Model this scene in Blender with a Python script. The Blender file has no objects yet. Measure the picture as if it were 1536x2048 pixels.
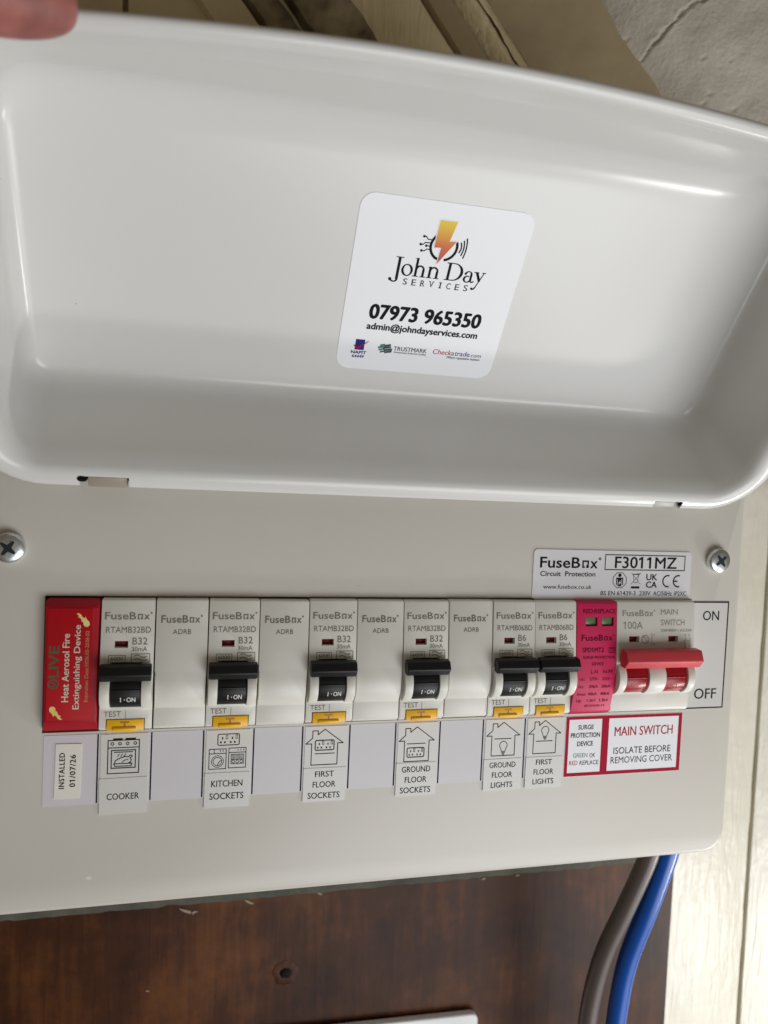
import bpy, bmesh, math, random
from mathutils import Vector, Matrix, noise

random.seed(7)
SC = bpy.context.scene
COL = SC.collection

# ------------------------------------------------------------------ frame
# All measures below are millimetres in "panel" axes: x to the right along the row of devices, y up, z out of the panel
# towards the viewer (z = 0 is the painted front of the cover).  V() turns them into Blender metres.
def V(x, y, z):
    return Vector((x, -z, y)) * 0.001

# ------------------------------------------------------------------ camera
cam_d = bpy.data.cameras.new('camera')
cam = bpy.data.objects.new('camera', cam_d)
COL.objects.link(cam)
SC.camera = cam
_r = Vector((0.96950307, 0.04403059, 0.24109148))
_u = Vector((-0.03194604, 0.99804018, -0.05380747))
_b = Vector((-0.24298816, 0.04446459, 0.96900963))
def _ax(v): return Vector((v.x, -v.z, v.y))
m = Matrix((_ax(_r), _ax(_u), _ax(_b))).transposed().to_4x4()
m.translation = V(48.681, 45.653, 274.57)
cam.matrix_world = m
cam_d.sensor_fit = 'VERTICAL'
cam_d.sensor_height = 36.0
cam_d.sensor_width = 27.0
cam_d.lens = 36.0 * 1500.0 / 2048.0
cam_d.clip_start = 0.005
cam_d.clip_end = 20.0
cam_d.dof.use_dof = True
cam_d.dof.focus_distance = 0.285
cam_d.dof.aperture_fstop = 11.5

# ------------------------------------------------------------------ world, lamps, exposure
w = bpy.data.worlds.new('World'); SC.world = w; w.use_nodes = True
bg = w.node_tree.nodes['Background']
bg.inputs['Color'].default_value = (1.0, 0.83, 0.62, 1)
bg.inputs['Strength'].default_value = 0.115

def area(name, loc, target, sx, sy, power, col, spread=180):
    d = bpy.data.lights.new(name, 'AREA'); d.shape = 'RECTANGLE'
    d.size = sx * 0.001; d.size_y = sy * 0.001; d.energy = power; d.color = col
    d.spread = math.radians(spread)
    o = bpy.data.objects.new(name, d); COL.objects.link(o)
    o.location = V(*loc)
    o.rotation_euler = (V(*target) - V(*loc)).to_track_quat('-Z', 'Y').to_euler()
    return o
# a small window low down on the right, close to the wall: three narrow panes
for dx, dy in ((-34, -16), (0, 0), (34, 16)):
    area('window_light', (575 + dx, -385 + dy, 132), (150, -10, 0), 24, 84, 0.29, (1.0, 0.97, 0.92))
# soft fill added below for lower edges, and the room behind the photographer
area('low_fill_light', (600, -720, 460), (140, 0, 0), 620, 560, 1.6, (0.90, 0.95, 1.0))
area('room_light', (500, -640, 880), (140, 40, 0), 800, 600, 6.6, (0.93, 0.96, 1.0))

SC.render.engine = 'CYCLES'
SC.cycles.use_denoising = True
SC.cycles.max_bounces = 8
SC.view_settings.view_transform = 'Standard'
SC.view_settings.look = 'None'
SC.view_settings.exposure = 0.14
SC.view_settings.gamma = 1.0
SC.view_settings.use_curve_mapping = False

# ------------------------------------------------------------------ materials
def srgb(r, g, b):
    f = lambda c: ((c / 255) / 12.92) if c <= 10 else (((c / 255) + 0.055) / 1.055) ** 2.4
    return (f(r), f(g), f(b), 1)

def mat(name, col, rough=0.5, spec=0.5, metal=0.0, vary=0.04, vscale=40, bump=0.0, bscale=300, stretch=(1, 1, 1), coat=0.0,
        sss=0.0, col2=None, bdist=0.0004):
    M = bpy.data.materials.new(name); M.use_nodes = True
    nt = M.node_tree; N = nt.nodes; L = nt.links
    P = N['Principled BSDF']
    P.inputs['Roughness'].default_value = rough
    P.inputs['Specular IOR Level'].default_value = spec
    P.inputs['Metallic'].default_value = metal
    P.inputs['Coat Weight'].default_value = coat
    if sss:
        P.inputs['Subsurface Weight'].default_value = sss
        P.inputs['Subsurface Radius'].default_value = (1.0, 0.4, 0.2)
        P.inputs['Subsurface Scale'].default_value = 0.003
    tc = N.new('ShaderNodeTexCoord'); mp = N.new('ShaderNodeMapping')
    mp.inputs['Scale'].default_value = stretch
    L.new(tc.outputs['Object'], mp.inputs['Vector'])
    nz = N.new('ShaderNodeTexNoise'); nz.inputs['Scale'].default_value = vscale; nz.inputs['Detail'].default_value = 5
    L.new(mp.outputs['Vector'], nz.inputs['Vector'])
    cr = N.new('ShaderNodeValToRGB')
    a = col; b = col2 or tuple(max(0, c * (1 - 2.5 * vary)) for c in col[:3]) + (1,)
    cr.color_ramp.elements[0].position = 0.3; cr.color_ramp.elements[0].color = b
    cr.color_ramp.elements[1].position = 0.7; cr.color_ramp.elements[1].color = a
    L.new(nz.outputs['Fac'], cr.inputs['Fac'])
    L.new(cr.outputs['Color'], P.inputs['Base Color'])
    mr = N.new('ShaderNodeMapRange'); mr.inputs['To Min'].default_value = rough * 0.88; mr.inputs['To Max'].default_value = min(1, rough * 1.14)
    L.new(nz.outputs['Fac'], mr.inputs['Value']); L.new(mr.outputs['Result'], P.inputs['Roughness'])
    if bump:
        n2 = N.new('ShaderNodeTexNoise'); n2.inputs['Scale'].default_value = bscale; n2.inputs['Detail'].default_value = 4
        L.new(mp.outputs['Vector'], n2.inputs['Vector'])
        bp = N.new('ShaderNodeBump'); bp.inputs['Strength'].default_value = bump; bp.inputs['Distance'].default_value = bdist
        L.new(n2.outputs['Fac'], bp.inputs['Height']); L.new(bp.outputs['Normal'], P.inputs['Normal'])
    return M

def add_specks(M, col, scale, thr):
    """sparse dust specks: tiny voronoi dots, thinned out by a second random channel"""
    nt = M.node_tree; N = nt.nodes; L = nt.links
    P = N['Principled BSDF']; tc = [n for n in N if n.type == 'TEX_COORD'][0]
    vo = N.new('ShaderNodeTexVoronoi'); vo.inputs['Scale'].default_value = scale
    L.new(tc.outputs['Object'], vo.inputs['Vector'])
    a = N.new('ShaderNodeMath'); a.operation = 'LESS_THAN'; a.inputs[1].default_value = thr
    L.new(vo.outputs['Distance'], a.inputs[0])
    sp = N.new('ShaderNodeSeparateColor'); L.new(vo.outputs['Color'], sp.inputs['Color'])
    b = N.new('ShaderNodeMath'); b.operation = 'LESS_THAN'; b.inputs[1].default_value = 0.22
    L.new(sp.outputs[0], b.inputs[0])
    c = N.new('ShaderNodeMath'); c.operation = 'MULTIPLY'; L.new(a.outputs[0], c.inputs[0]); L.new(b.outputs[0], c.inputs[1])
    mx = N.new('ShaderNodeMix'); mx.data_type = 'RGBA'
    src = P.inputs['Base Color'].links[0].from_socket
    L.new(c.outputs[0], mx.inputs[0]); L.new(src, mx.inputs[6]); mx.inputs[7].default_value = col
    L.new(mx.outputs[2], P.inputs['Base Color'])

MT = {}
MT['cover'] = mat('painted_steel', (0.635, 0.607, 0.545, 1), 0.34, 0.42, vary=0.012, vscale=9, bump=0.10, bscale=1700, bdist=0.0002)
add_specks(MT['cover'], (0.30, 0.28, 0.24, 1), 110, 0.018)
MT['lid'] = mat('gloss_white_lid', (0.70, 0.692, 0.668, 1), 0.22, 0.42, vary=0.010, vscale=8, bump=0.05, bscale=140, bdist=0.0003)
add_specks(MT['lid'], (0.22, 0.20, 0.17, 1), 100, 0.019)
MT['body'] = mat('steel_body', (0.66, 0.65, 0.61, 1), 0.4, vary=0.01)
MT['module'] = mat('grey_plastic', (0.75, 0.735, 0.665, 1), 0.38, 0.45, vary=0.016, vscale=45, bump=0.05, bscale=1500, bdist=0.0001)
MT['black'] = mat('black_plastic', (0.008, 0.008, 0.009, 1), 0.45, 0.35, vary=0.1, bump=0.25, bscale=1400, bdist=0.0001)
MT['red'] = mat('red_plastic', (0.66, 0.060, 0.075, 1), 0.45, 0.4, vary=0.05, bump=0.2, bscale=1300, bdist=0.0001)
MT['redgloss_shade'] = mat('red_gloss_shaded', (0.34, 0.006, 0.014, 1), 0.3, 0.4, vary=0.04)  # darker than the bar: shade beneath it is put into the drum colour
MT['firebox'] = mat('fire_red_plastic', (0.40, 0.008, 0.018, 1), 0.42, 0.25, vary=0.04, bump=0.05, bscale=900)
MT['fireplate'] = mat('fire_red_sheet', (0.46, 0.005, 0.011, 1), 0.5, 0.2, vary=0.02)
MT['flag'] = mat('dark_red_flag', (0.22, 0.008, 0.014, 1), 0.4, vary=0.05)
MT['pink'] = mat('pink_plastic', (0.64, 0.016, 0.10, 1), 0.45, 0.3, vary=0.03, bump=0.05, bscale=1300, bdist=0.0001)
MT['yellow'] = mat('amber_plastic', (1.0, 0.54, 0.008, 1), 0.35, 0.45, vary=0.04)
MT['green'] = mat('green_window', (0.12, 0.24, 0.10, 1), 0.25, vary=0.05)
MT['inkgrey'] = mat('grey_print', (0.20, 0.195, 0.165, 1), 0.7, 0.12, vary=0.06, vscale=200)
MT['inkblack'] = mat('black_print', (0.010, 0.010, 0.013, 1), 0.7, 0.12, vary=0.05)
MT['inkmaroon'] = mat('maroon_print', (0.13, 0.006, 0.022, 1), 0.7, 0.12, vary=0.05)
MT['inkwhite'] = mat('white_print', (0.80, 0.80, 0.78, 1), 0.7, 0.12, vary=0.02)
MT['inkcream'] = mat('cream_print', (0.78, 0.68, 0.55, 1), 0.7, 0.12, vary=0.03)
MT['inktan'] = mat('tan_print', (0.62, 0.34, 0.20, 1), 0.7, 0.12, vary=0.03)
MT['inkpinkish'] = mat('moulded_red', (0.62, 0.12, 0.12, 1), 0.7, 0.12, vary=0.03)
MT['inkdkgreen'] = mat('dark_green_print', (0.085, 0.13, 0.065, 1), 0.7, 0.12, vary=0.05)
MT['inkred'] = mat('red_print', (0.43, 0.008, 0.035, 1), 0.7, 0.12, vary=0.02)
MT['inkgreen'] = mat('green_print', (0.05, 0.22, 0.09, 1), 0.7, 0.12, vary=0.03)
MT['inkblue'] = mat('navy_print', (0.02, 0.03, 0.22, 1), 0.7, 0.12, vary=0.03)
MT['inkteal'] = mat('teal_print', (0.03, 0.20, 0.17, 1), 0.7, 0.12, vary=0.03)
MT['inkflame'] = mat('flame_print', (0.80, 0.56, 0.10, 1), 0.7, 0.12, col2=(0.80, 0.72, 0.42, 1), vscale=220)
MT['paper'] = mat('white_vinyl', (0.90, 0.91, 0.94, 1), 0.36, 0.3, vary=0.008, vscale=15, bump=0.04, bscale=60, bdist=0.0006)
MT['platepaper'] = mat('white_plate_film', (0.73, 0.72, 0.73, 1), 0.3, 0.4, vary=0.008, bump=0.03, bscale=50)
MT['strip'] = mat('lilac_white_strip', (0.66, 0.635, 0.66, 1), 0.33, 0.4, vary=0.008, bump=0.05, bscale=70, bdist=0.0006)
MT['tape'] = mat('label_tape', (0.69, 0.675, 0.645, 1), 0.3, 0.45, vary=0.008, bump=0.06, bscale=80, bdist=0.0006)
MT['creamtape'] = mat('cream_label_tape', (0.82, 0.79, 0.71, 1), 0.35, 0.4, vary=0.01)
MT['metal'] = mat('zinc_plated_steel', (0.80, 0.84, 0.86, 1), 0.34, 0.5, metal=1.0, vary=0.06, vscale=400, bump=0.15, bscale=500)
MT['darkmetal'] = mat('screw_recess', (0.10, 0.13, 0.15, 1), 0.35, metal=1.0, vary=0.1)
MT['tab'] = mat('hinge_tab_paint', (0.36, 0.31, 0.245, 1), 0.4, vary=0.03)
MT['tab2'] = mat('hinge_tab_grey', (0.50, 0.49, 0.46, 1), 0.4, vary=0.03)
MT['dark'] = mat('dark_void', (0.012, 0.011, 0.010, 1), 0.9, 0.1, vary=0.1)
MT['brown'] = mat('brown_sheath', (0.105, 0.080, 0.070, 1), 0.36, 0.45, vary=0.06, bump=0.05, bscale=200)
MT['blue'] = mat('blue_sheath', (0.002, 0.085, 0.44, 1), 0.28, 0.5, vary=0.06, bump=0.05, bscale=200)
MT['box'] = mat('white_box_plastic', (0.86, 0.86, 0.87, 1), 0.4, vary=0.01)
MT['skin'] = mat('skin', (0.44, 0.160, 0.135, 1), 0.5, 0.3, vary=0.16, vscale=160, bump=0.45, bscale=700, sss=0.25, bdist=0.0002)
MT['nail'] = mat('nail', (0.60, 0.32, 0.27, 1), 0.3, 0.5, vary=0.03)

def cream_paint(name, col, col2):
    """brushed-on gloss paint over old boards: vertical brush marks and thick drips"""
    M = mat(name, col, 0.36, 0.45, vary=0.03, vscale=25, col2=col2, bump=0.0)
    nt = M.node_tree; N = nt.nodes; L = nt.links; P = N['Principled BSDF']
    tc = [n for n in N if n.type == 'TEX_COORD'][0]
    mp = N.new('ShaderNodeMapping'); mp.inputs['Scale'].default_value = (260, 260, 34)
    L.new(tc.outputs['Object'], mp.inputs['Vector'])
    a = N.new('ShaderNodeTexNoise'); a.inputs['Scale'].default_value = 1.0; a.inputs['Detail'].default_value = 5; a.inputs['Distortion'].default_value = 0.8
    L.new(mp.outputs['Vector'], a.inputs['Vector'])
    b = N.new('ShaderNodeTexNoise'); b.inputs['Scale'].default_value = 60; b.inputs['Detail'].default_value = 3
    L.new(tc.outputs['Object'], b.inputs['Vector'])
    ad = N.new('ShaderNodeMath'); ad.operation = 'ADD'
    L.new(a.outputs['Fac'], ad.inputs[0]); L.new(b.outputs['Fac'], ad.inputs[1])
    bp = N.new('ShaderNodeBump'); bp.inputs['Strength'].default_value = 0.55; bp.inputs['Distance'].default_value = 0.0016
    L.new(ad.outputs[0], bp.inputs['Height']); L.new(bp.outputs['Normal'], P.inputs['Normal'])
    return M
MT['cream'] = cream_paint('cream_gloss_paint', (0.71, 0.68, 0.585, 1), (0.67, 0.635, 0.53, 1))
MT['olivecream'] = cream_paint('old_cream_shaded', (0.80, 0.69, 0.45, 1), (0.58, 0.48, 0.28, 1))
MT['oldwood'] = mat('worn_dark_timber', (0.50, 0.41, 0.26, 1), 0.7, 0.2, vscale=60, col2=(0.09, 0.07, 0.045, 1), bump=0.6, bscale=160, bdist=0.002)
MT['brown_paint_shade'] = mat('olive_brown_paint_shade', (0.42, 0.335, 0.20, 1), 0.6, 0.25, vscale=26, col2=(0.30, 0.235, 0.14, 1), bump=0.3, bscale=120, bdist=0.001)  # real paint on the plaster return, painted-in shade on the moulding
MT['plaster'] = mat('rough_grey_plaster', (0.56, 0.51, 0.44, 1), 0.8, 0.2, vscale=45, col2=(0.45, 0.405, 0.34, 1), bump=0.5, bscale=520, bdist=0.0010)
MT['gaptan'] = mat('tan_gap', (0.60, 0.48, 0.27, 1), 0.7, vscale=90, col2=(0.50, 0.39, 0.21, 1))
MT['greystrip'] = mat('old_grey_paint', (0.115, 0.11, 0.085, 1), 0.7, 0.2, vscale=120, col2=(0.07, 0.068, 0.055, 1), bump=0.4, bscale=300)
MT['crackbrown'] = mat('crack_brown', (0.075, 0.05, 0.025, 1), 0.8, 0.1, vary=0.1)
MT['chip'] = mat('bare_chip', (0.74, 0.71, 0.66, 1), 0.6, 0.2)
MT['flake'] = mat('paint_flake', (0.30, 0.235, 0.155, 1), 0.7, vary=0.1)

def wood_mat():
    M = bpy.data.materials.new('varnished_ply'); M.use_nodes = True
    nt = M.node_tree; N = nt.nodes; L = nt.links; P = N['Principled BSDF']
    tc = N.new('ShaderNodeTexCoord')
    mp = N.new('ShaderNodeMapping'); mp.inputs['Scale'].default_value = (190, 190, 20)
    L.new(tc.outputs['Object'], mp.inputs['Vector'])
    g = N.new('ShaderNodeTexNoise'); g.inputs['Scale'].default_value = 1.0; g.inputs['Detail'].default_value = 8; g.inputs['Distortion'].default_value = 0.6
    L.new(mp.outputs['Vector'], g.inputs['Vector'])
    b = N.new('ShaderNodeTexNoise'); b.inputs['Scale'].default_value = 12; b.inputs['Detail'].default_value = 6; b.inputs['Roughness'].default_value = 0.65
    L.new(tc.outputs['Object'], b.inputs['Vector'])
    mxf = N.new('ShaderNodeMix'); mxf.inputs[0].default_value = 0.80
    L.new(g.outputs['Fac'], mxf.inputs[2]); L.new(b.outputs['Fac'], mxf.inputs[3])
    cr = N.new('ShaderNodeValToRGB'); e = cr.color_ramp.elements
    e[0].position = 0.34; e[0].color = (0.015, 0.0050, 0.0022, 1)
    e[1].position = 0.68; e[1].color = (0.155, 0.052, 0.011, 1)
    m_ = e.new(0.5); m_.color = (0.052, 0.016, 0.0048, 1)
    L.new(mxf.outputs[0], cr.inputs['Fac']); L.new(cr.outputs['Color'], P.inputs['Base Color'])
    P.inputs['Roughness'].default_value = 0.42; P.inputs['Specular IOR Level'].default_value = 0.13
    bp = N.new('ShaderNodeBump'); bp.inputs['Strength'].default_value = 0.25; bp.inputs['Distance'].default_value = 0.0006
    L.new(g.outputs['Fac'], bp.inputs['Height']); L.new(bp.outputs['Normal'], P.inputs['Normal'])
    return M
MT['wood'] = wood_mat()

def bolt_mat():
    """the lightning bolt is printed in a yellow to red blend, top to bottom of the bolt"""
    M = bpy.data.materials.new('bolt_print'); M.use_nodes = True
    nt = M.node_tree; N = nt.nodes; L = nt.links; P = N['Principled BSDF']
    tc = N.new('ShaderNodeTexCoord'); sp = N.new('ShaderNodeSeparateXYZ'); L.new(tc.outputs['Generated'], sp.inputs[0])
    cr = N.new('ShaderNodeValToRGB'); e = cr.color_ramp.elements
    e[0].position = 0.0; e[0].color = (0.40, 0.03, 0.02, 1)
    e[1].position = 0.95; e[1].color = (0.80, 0.55, 0.01, 1)
    k = e.new(0.42); k.color = (0.62, 0.12, 0.012, 1)
    L.new(sp.outputs[2], cr.inputs['Fac']); L.new(cr.outputs['Color'], P.inputs['Base Color'])
    P.inputs['Roughness'].default_value = 0.5
    return M
MT['bolt'] = bolt_mat()

# ------------------------------------------------------------------ object helpers
ORG = {}
def thing(name, label, cat, origin, group=None):
    o = bpy.data.objects.new(name, None); COL.objects.link(o)
    o.empty_display_size = 0.01
    o.location = V(*origin); o['label'] = label; o['category'] = cat
    if group: o['group'] = group
    ORG[o.name] = origin
    return o
def org(o):
    return ORG.get(o.name, (0, 0, 0)) if o else (0, 0, 0)

def sharpen(bm, ang=35):
    for e in bm.edges:
        e.smooth = not (len(e.link_faces) == 2 and e.calc_face_angle(0) > math.radians(ang))

def link(name, bm, m, parent=None, smooth=True, origin=None, ang=35):
    """bm holds panel millimetres; becomes one mesh object relative to its parent's origin"""
    o0 = origin if origin is not None else org(parent)
    for v in bm.verts:
        v.co = V(v.co.x - o0[0], v.co.y - o0[1], v.co.z - o0[2])
    if smooth:
        for f in bm.faces: f.smooth = True
        sharpen(bm, ang)
    me = bpy.data.meshes.new(name); bm.to_mesh(me); bm.free()
    me.materials.append(MT[m] if isinstance(m, str) else m)
    ob = bpy.data.objects.new(name, me); COL.objects.link(ob)
    if parent: ob.parent = parent; ORG[ob.name] = o0
    elif origin is not None: ob.location = V(*origin); ORG[ob.name] = origin
    return ob

def struct(o): o['kind'] = 'structure'; return o
def tag(o, label, cat, group=None):
    o['label'] = label; o['category'] = cat
    if group: o['group'] = group
    return o

def box(bm, x0, x1, y0, y1, z0, z1):
    vs = [bm.verts.new((x, y, z)) for z in (z0, z1) for y in (y0, y1) for x in (x0, x1)]
    for f in ((0, 2, 3, 1), (4, 5, 7, 6), (0, 1, 5, 4), (2, 6, 7, 3), (0, 4, 6, 2), (1, 3, 7, 5)):
        bm.faces.new([vs[i] for i in f])
    return vs
def prism_x(bm, prof, x0, x1):
    """closed (y,z) profile extruded along x"""
    a = [bm.verts.new((x0, y, z)) for y, z in prof]; b = [bm.verts.new((x1, y, z)) for y, z in prof]
    n = len(prof)
    for i in range(n):
        j = (i + 1) % n
        bm.faces.new((a[i], a[j], b[j], b[i]))
    bm.faces.new(a[::-1]); bm.faces.new(b)
def rrect(x0, x1, y0, y1, r, n=6, rs=None):
    rs = rs or (r, r, r, r)                       # bl, br, tr, tl
    out = []
    for (cx, cy, a0, rr) in ((x0 + rs[0], y0 + rs[0], 180, rs[0]), (x1 - rs[1], y0 + rs[1], 270, rs[1]), (x1 - rs[2], y1 - rs[2], 0, rs[2]), (x0 + rs[3], y1 - rs[3], 90, rs[3])):
        for k in range(n + 1):
            a = math.radians(a0 + 90 * k / n); out.append((cx + rr * math.cos(a), cy + rr * math.sin(a)))
    return out
def prism_z(bm, poly, z0, z1):
    a = [bm.verts.new((x, y, z0)) for x, y in poly]; b = [bm.verts.new((x, y, z1)) for x, y in poly]
    n = len(poly)
    for i in range(n):
        j = (i + 1) % n
        bm.faces.new((a[i], a[j], b[j], b[i]))
    bm.faces.new(a[::-1]); bm.faces.new(b)
def fixn(bm): bmesh.ops.recalc_face_normals(bm, faces=bm.faces[:])
def bevel(bm, off, seg=2, ang=30, sel=None):
    fixn(bm)
    ed = [e for e in bm.edges if len(e.link_faces) == 2 and e.calc_face_angle(0) > math.radians(ang) and (sel is None or sel(e))]
    bmesh.ops.bevel(bm, geom=ed, offset=off, segments=seg, profile=0.5, affect='EDGES', clamp_overlap=True)
def lathe_z(bm, prof, cx, cy, n=32):
    rings = [[bm.verts.new((cx + r * math.cos(2 * math.pi * k / n), cy + r * math.sin(2 * math.pi * k / n), z)) for k in range(n)] for r, z in prof]
    for a, b in zip(rings, rings[1:]):
        for k in range(n):
            bm.faces.new((a[k], a[(k + 1) % n], b[(k + 1) % n], b[k]))
    bm.faces.new(rings[0][::-1]); bm.faces.new(rings[-1])
def tube(bm, pts, r, n=20, sub=8):
    P = [Vector(p) for p in pts]; path = []
    for i in range(len(P) - 1):
        p0 = P[max(0, i - 1)]; p1 = P[i]; p2 = P[i + 1]; p3 = P[min(len(P) - 1, i + 2)]
        for k in range(sub):
            t = k / sub
            path.append(0.5 * ((2 * p1) + (p2 - p0) * t + (2 * p0 - 5 * p1 + 4 * p2 - p3) * t * t + (3 * p1 - p0 - 3 * p2 + p3) * t ** 3))
    path.append(P[-1]); rings = []
    for i, p in enumerate(path):
        d = (path[min(i + 1, len(path) - 1)] - path[max(i - 1, 0)]).normalized()
        a = d.cross(Vector((0, 0, 1))); a.normalize(); b = d.cross(a)
        rings.append([bm.verts.new(p + r * (math.cos(2 * math.pi * k / n) * a + math.sin(2 * math.pi * k / n) * b)) for k in range(n)])
    for a, b in zip(rings, rings[1:]):
        for k in range(n): bm.faces.new((a[k], a[(k + 1) % n], b[(k + 1) % n], b[k]))
    bm.faces.new(rings[0][::-1]); bm.faces.new(rings[-1])

def cut(bm, cutters):
    """boolean difference of bm with a list of bmeshes, returns a new bmesh (all in mm)"""
    def tmp(b):
        fixn(b); me = bpy.data.meshes.new('tmp'); b.to_mesh(me); b.free()
        o = bpy.data.objects.new('tmp', me); COL.objects.link(o); return o
    o = tmp(bm); cs = [tmp(c) for c in cutters]
    for c in cs:
        md = o.modifiers.new('b', 'BOOLEAN'); md.operation = 'DIFFERENCE'; md.solver = 'EXACT'; md.object = c
    dg = bpy.context.evaluated_depsgraph_get()
    me = bpy.data.meshes.new_from_object(o.evaluated_get(dg))
    nb = bmesh.new(); nb.from_mesh(me)
    for q in [o] + cs:
        mm = q.data; bpy.data.objects.remove(q); bpy.data.meshes.remove(mm)
    bpy.data.meshes.remove(me)
    return nb
def boxbm(*a):
    b = bmesh.new(); box(b, *a); return b

# ------------------------------------------------------------------ flat print
_TX = {}
_tcu = None
def raw_glyphs(s, spacing=1.0):
    key = (s, spacing)
    if key in _TX: return _TX[key]
    cu = bpy.data.curves.new('tx', 'FONT'); cu.body = s; cu.size = 1.0; cu.space_character = spacing; cu.resolution_u = 3
    ob = bpy.data.objects.new('tx', cu)
    me = ob.to_mesh()
    vs = [(v.co.x, v.co.y) for v in me.vertices]; fs = [tuple(p.vertices) for p in me.polygons]
    ob.to_mesh_clear(); bpy.data.objects.remove(ob); bpy.data.curves.remove(cu)
    _TX[key] = (vs, fs); return _TX[key]
def glyphs(s, off=0.0, spacing=1.0):
    vs, fs = raw_glyphs(s, spacing); vs = list(vs); fs = list(fs)
    if '1' in s:
        one = raw_glyphs('1')[0]; sw = max(v[0] for v in one) - min(v[0] for v in one); hgt = max(v[1] for v in one)
        for i, ch in enumerate(s):
            if ch == '1':                                  # a flag on the figure one
                xl = max(v[0] for v in raw_glyphs(s[:i + 1], spacing)[0]) - sw + 0.01; b = len(vs)
                vs += [(xl, hgt), (xl - 0.15, hgt - 0.10), (xl - 0.15, hgt - 0.20), (xl, hgt - 0.12)]; fs.append((b, b + 1, b + 2, b + 3))
    return vs, fs
CAP = max(v[1] for v in glyphs('H')[0])

class Ink:
    """2-D print gathered from rectangles, strokes, rings and letters, laid on a surface as one mesh"""
    def __init__(s): s.v = []; s.f = []; s.k = 0
    def add(s, vs, fs):
        b = len(s.v); dz = 0.002 * (s.k % 12); s.k += 1
        s.v += [(x, y, dz) for x, y in vs]; s.f += [tuple(i + b for i in f) for f in fs]; return s
    def poly(s, pts): return s.add(pts, [tuple(range(len(pts)))])
    def rect(s, x0, x1, y0, y1): return s.poly([(x0, y0), (x1, y0), (x1, y1), (x0, y1)])
    def frame(s, x0, x1, y0, y1, t, r=0.0):
        if r <= 0:
            o = [(x0, y0), (x1, y0), (x1, y1), (x0, y1)]; i = [(x0 + t, y0 + t), (x1 - t, y0 + t), (x1 - t, y1 - t), (x0 + t, y1 - t)]
        else:
            o = rrect(x0, x1, y0, y1, r, 4); i = rrect(x0 + t, x1 - t, y0 + t, y1 - t, max(0.01, r - t), 4)
        n = len(o); return s.add(o + i, [(k, (k + 1) % n, n + (k + 1) % n, n + k) for k in range(n)])
    def stroke(s, pts, wd):
        for (x0, y0), (x1, y1) in zip(pts, pts[1:]):
            dx, dy = x1 - x0, y1 - y0; l = math.hypot(dx, dy) or 1; nx, ny = -dy / l * wd / 2, dx / l * wd / 2
            ex, ey = dx / l * wd * 0.35, dy / l * wd * 0.35
            s.poly([(x0 + nx - ex, y0 + ny - ey), (x0 - nx - ex, y0 - ny - ey), (x1 - nx + ex, y1 - ny + ey), (x1 + nx + ex, y1 + ny + ey)])
        return s
    def ring(s, cx, cy, ro, ri, a0=0, a1=360, n=28, roy=None, riy=None, tilt=0):
        roy = roy or ro; riy = ri if riy is None else riy
        vs = []; T = math.radians(tilt)
        for k in range(n + 1):
            a = math.radians(a0 + (a1 - a0) * k / n)
            for (p, q) in ((ro, roy), (ri, riy)):
                x, y = p * math.cos(a), q * math.sin(a)
                if p == ri and tilt: x, y = x * math.cos(T) - y * math.sin(T), x * math.sin(T) + y * math.cos(T)
                vs.append((cx + x, cy + y))
        return s.add(vs, [(2 * k, 2 * k + 1, 2 * k + 3, 2 * k + 2) for k in range(n)])
    def disc(s, cx, cy, r, n=16): return s.poly([(cx + r * math.cos(2 * math.pi * k / n), cy + r * math.sin(2 * math.pi * k / n)) for k in range(n)])
    def text(s, t, x0, x1, yb, h, off=0.0, spacing=1.0, shear=0.0, rot=None):
        """fit text between x0 and x1, baseline yb, capital height h; rot=(cx,cy,deg) turns it afterwards"""
        vs, fs = glyphs(t, 0.0, spacing)
        strikes = [] if off <= 0 else [(off, 0), (-off, 0)] + ([(0, off * 0.7), (0, -off * 0.7), (off, off * 0.6), (-off, -off * 0.6)] if off > 0.02 else [])
        if off > 0.04: strikes += [(off * 0.5, 0), (-off * 0.5, 0)]
        a = min(v[0] for v in vs); b = max(v[0] for v in vs); x0 += off * h; x1 -= off * h
        out = []
        for x, y in vs:
            X = x0 + (x - a) / (b - a) * (x1 - x0); Y = yb + y / CAP * h; X += shear * (Y - yb)
            out.append((X, Y))
        if rot:
            cx, cy, dg = rot; c_, s_ = math.cos(math.radians(dg)), math.sin(math.radians(dg))
            out = [(cx + (x - cx) * c_ - (y - cy) * s_, cy + (x - cx) * s_ + (y - cy) * c_) for x, y in out]
        s.add(out, fs)
        for ox, oy in strikes: s.add([(x + ox * h, y + oy * h) for x, y in out], fs)
        return s
    def vtext(s, t, y0, y1, xb, h, off=0.0, spacing=1.0):
        """text reading upwards: from y0 to y1, baseline at x = xb, capitals reaching to x = xb - h"""
        vs, fs = glyphs(t, 0.0, spacing)
        a = min(v[0] for v in vs); b = max(v[0] for v in vs); out = [(xb - y / CAP * h, y0 + (x - a) / (b - a) * (y1 - y0)) for x, y in vs]
        s.add(out, fs)
        if off > 0:
            for ox, oy in ((0, off), (0, -off), (off * 0.6, 0), (-off * 0.6, 0)): s.add([(x + ox * h, y + oy * h) for x, y in out], fs)
        return s
    def put(s, name, m, parent, fn):
        bm = bmesh.new(); vs = [bm.verts.new(fn(x, y, dz)) for x, y, dz in s.v]
        for f in s.f:
            try: bm.faces.new([vs[i] for i in f])
            except ValueError: pass
        return link(name, bm, m, parent, smooth=False)

def flat(z): return lambda x, y, dz: (x, y, z + dz)

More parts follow.
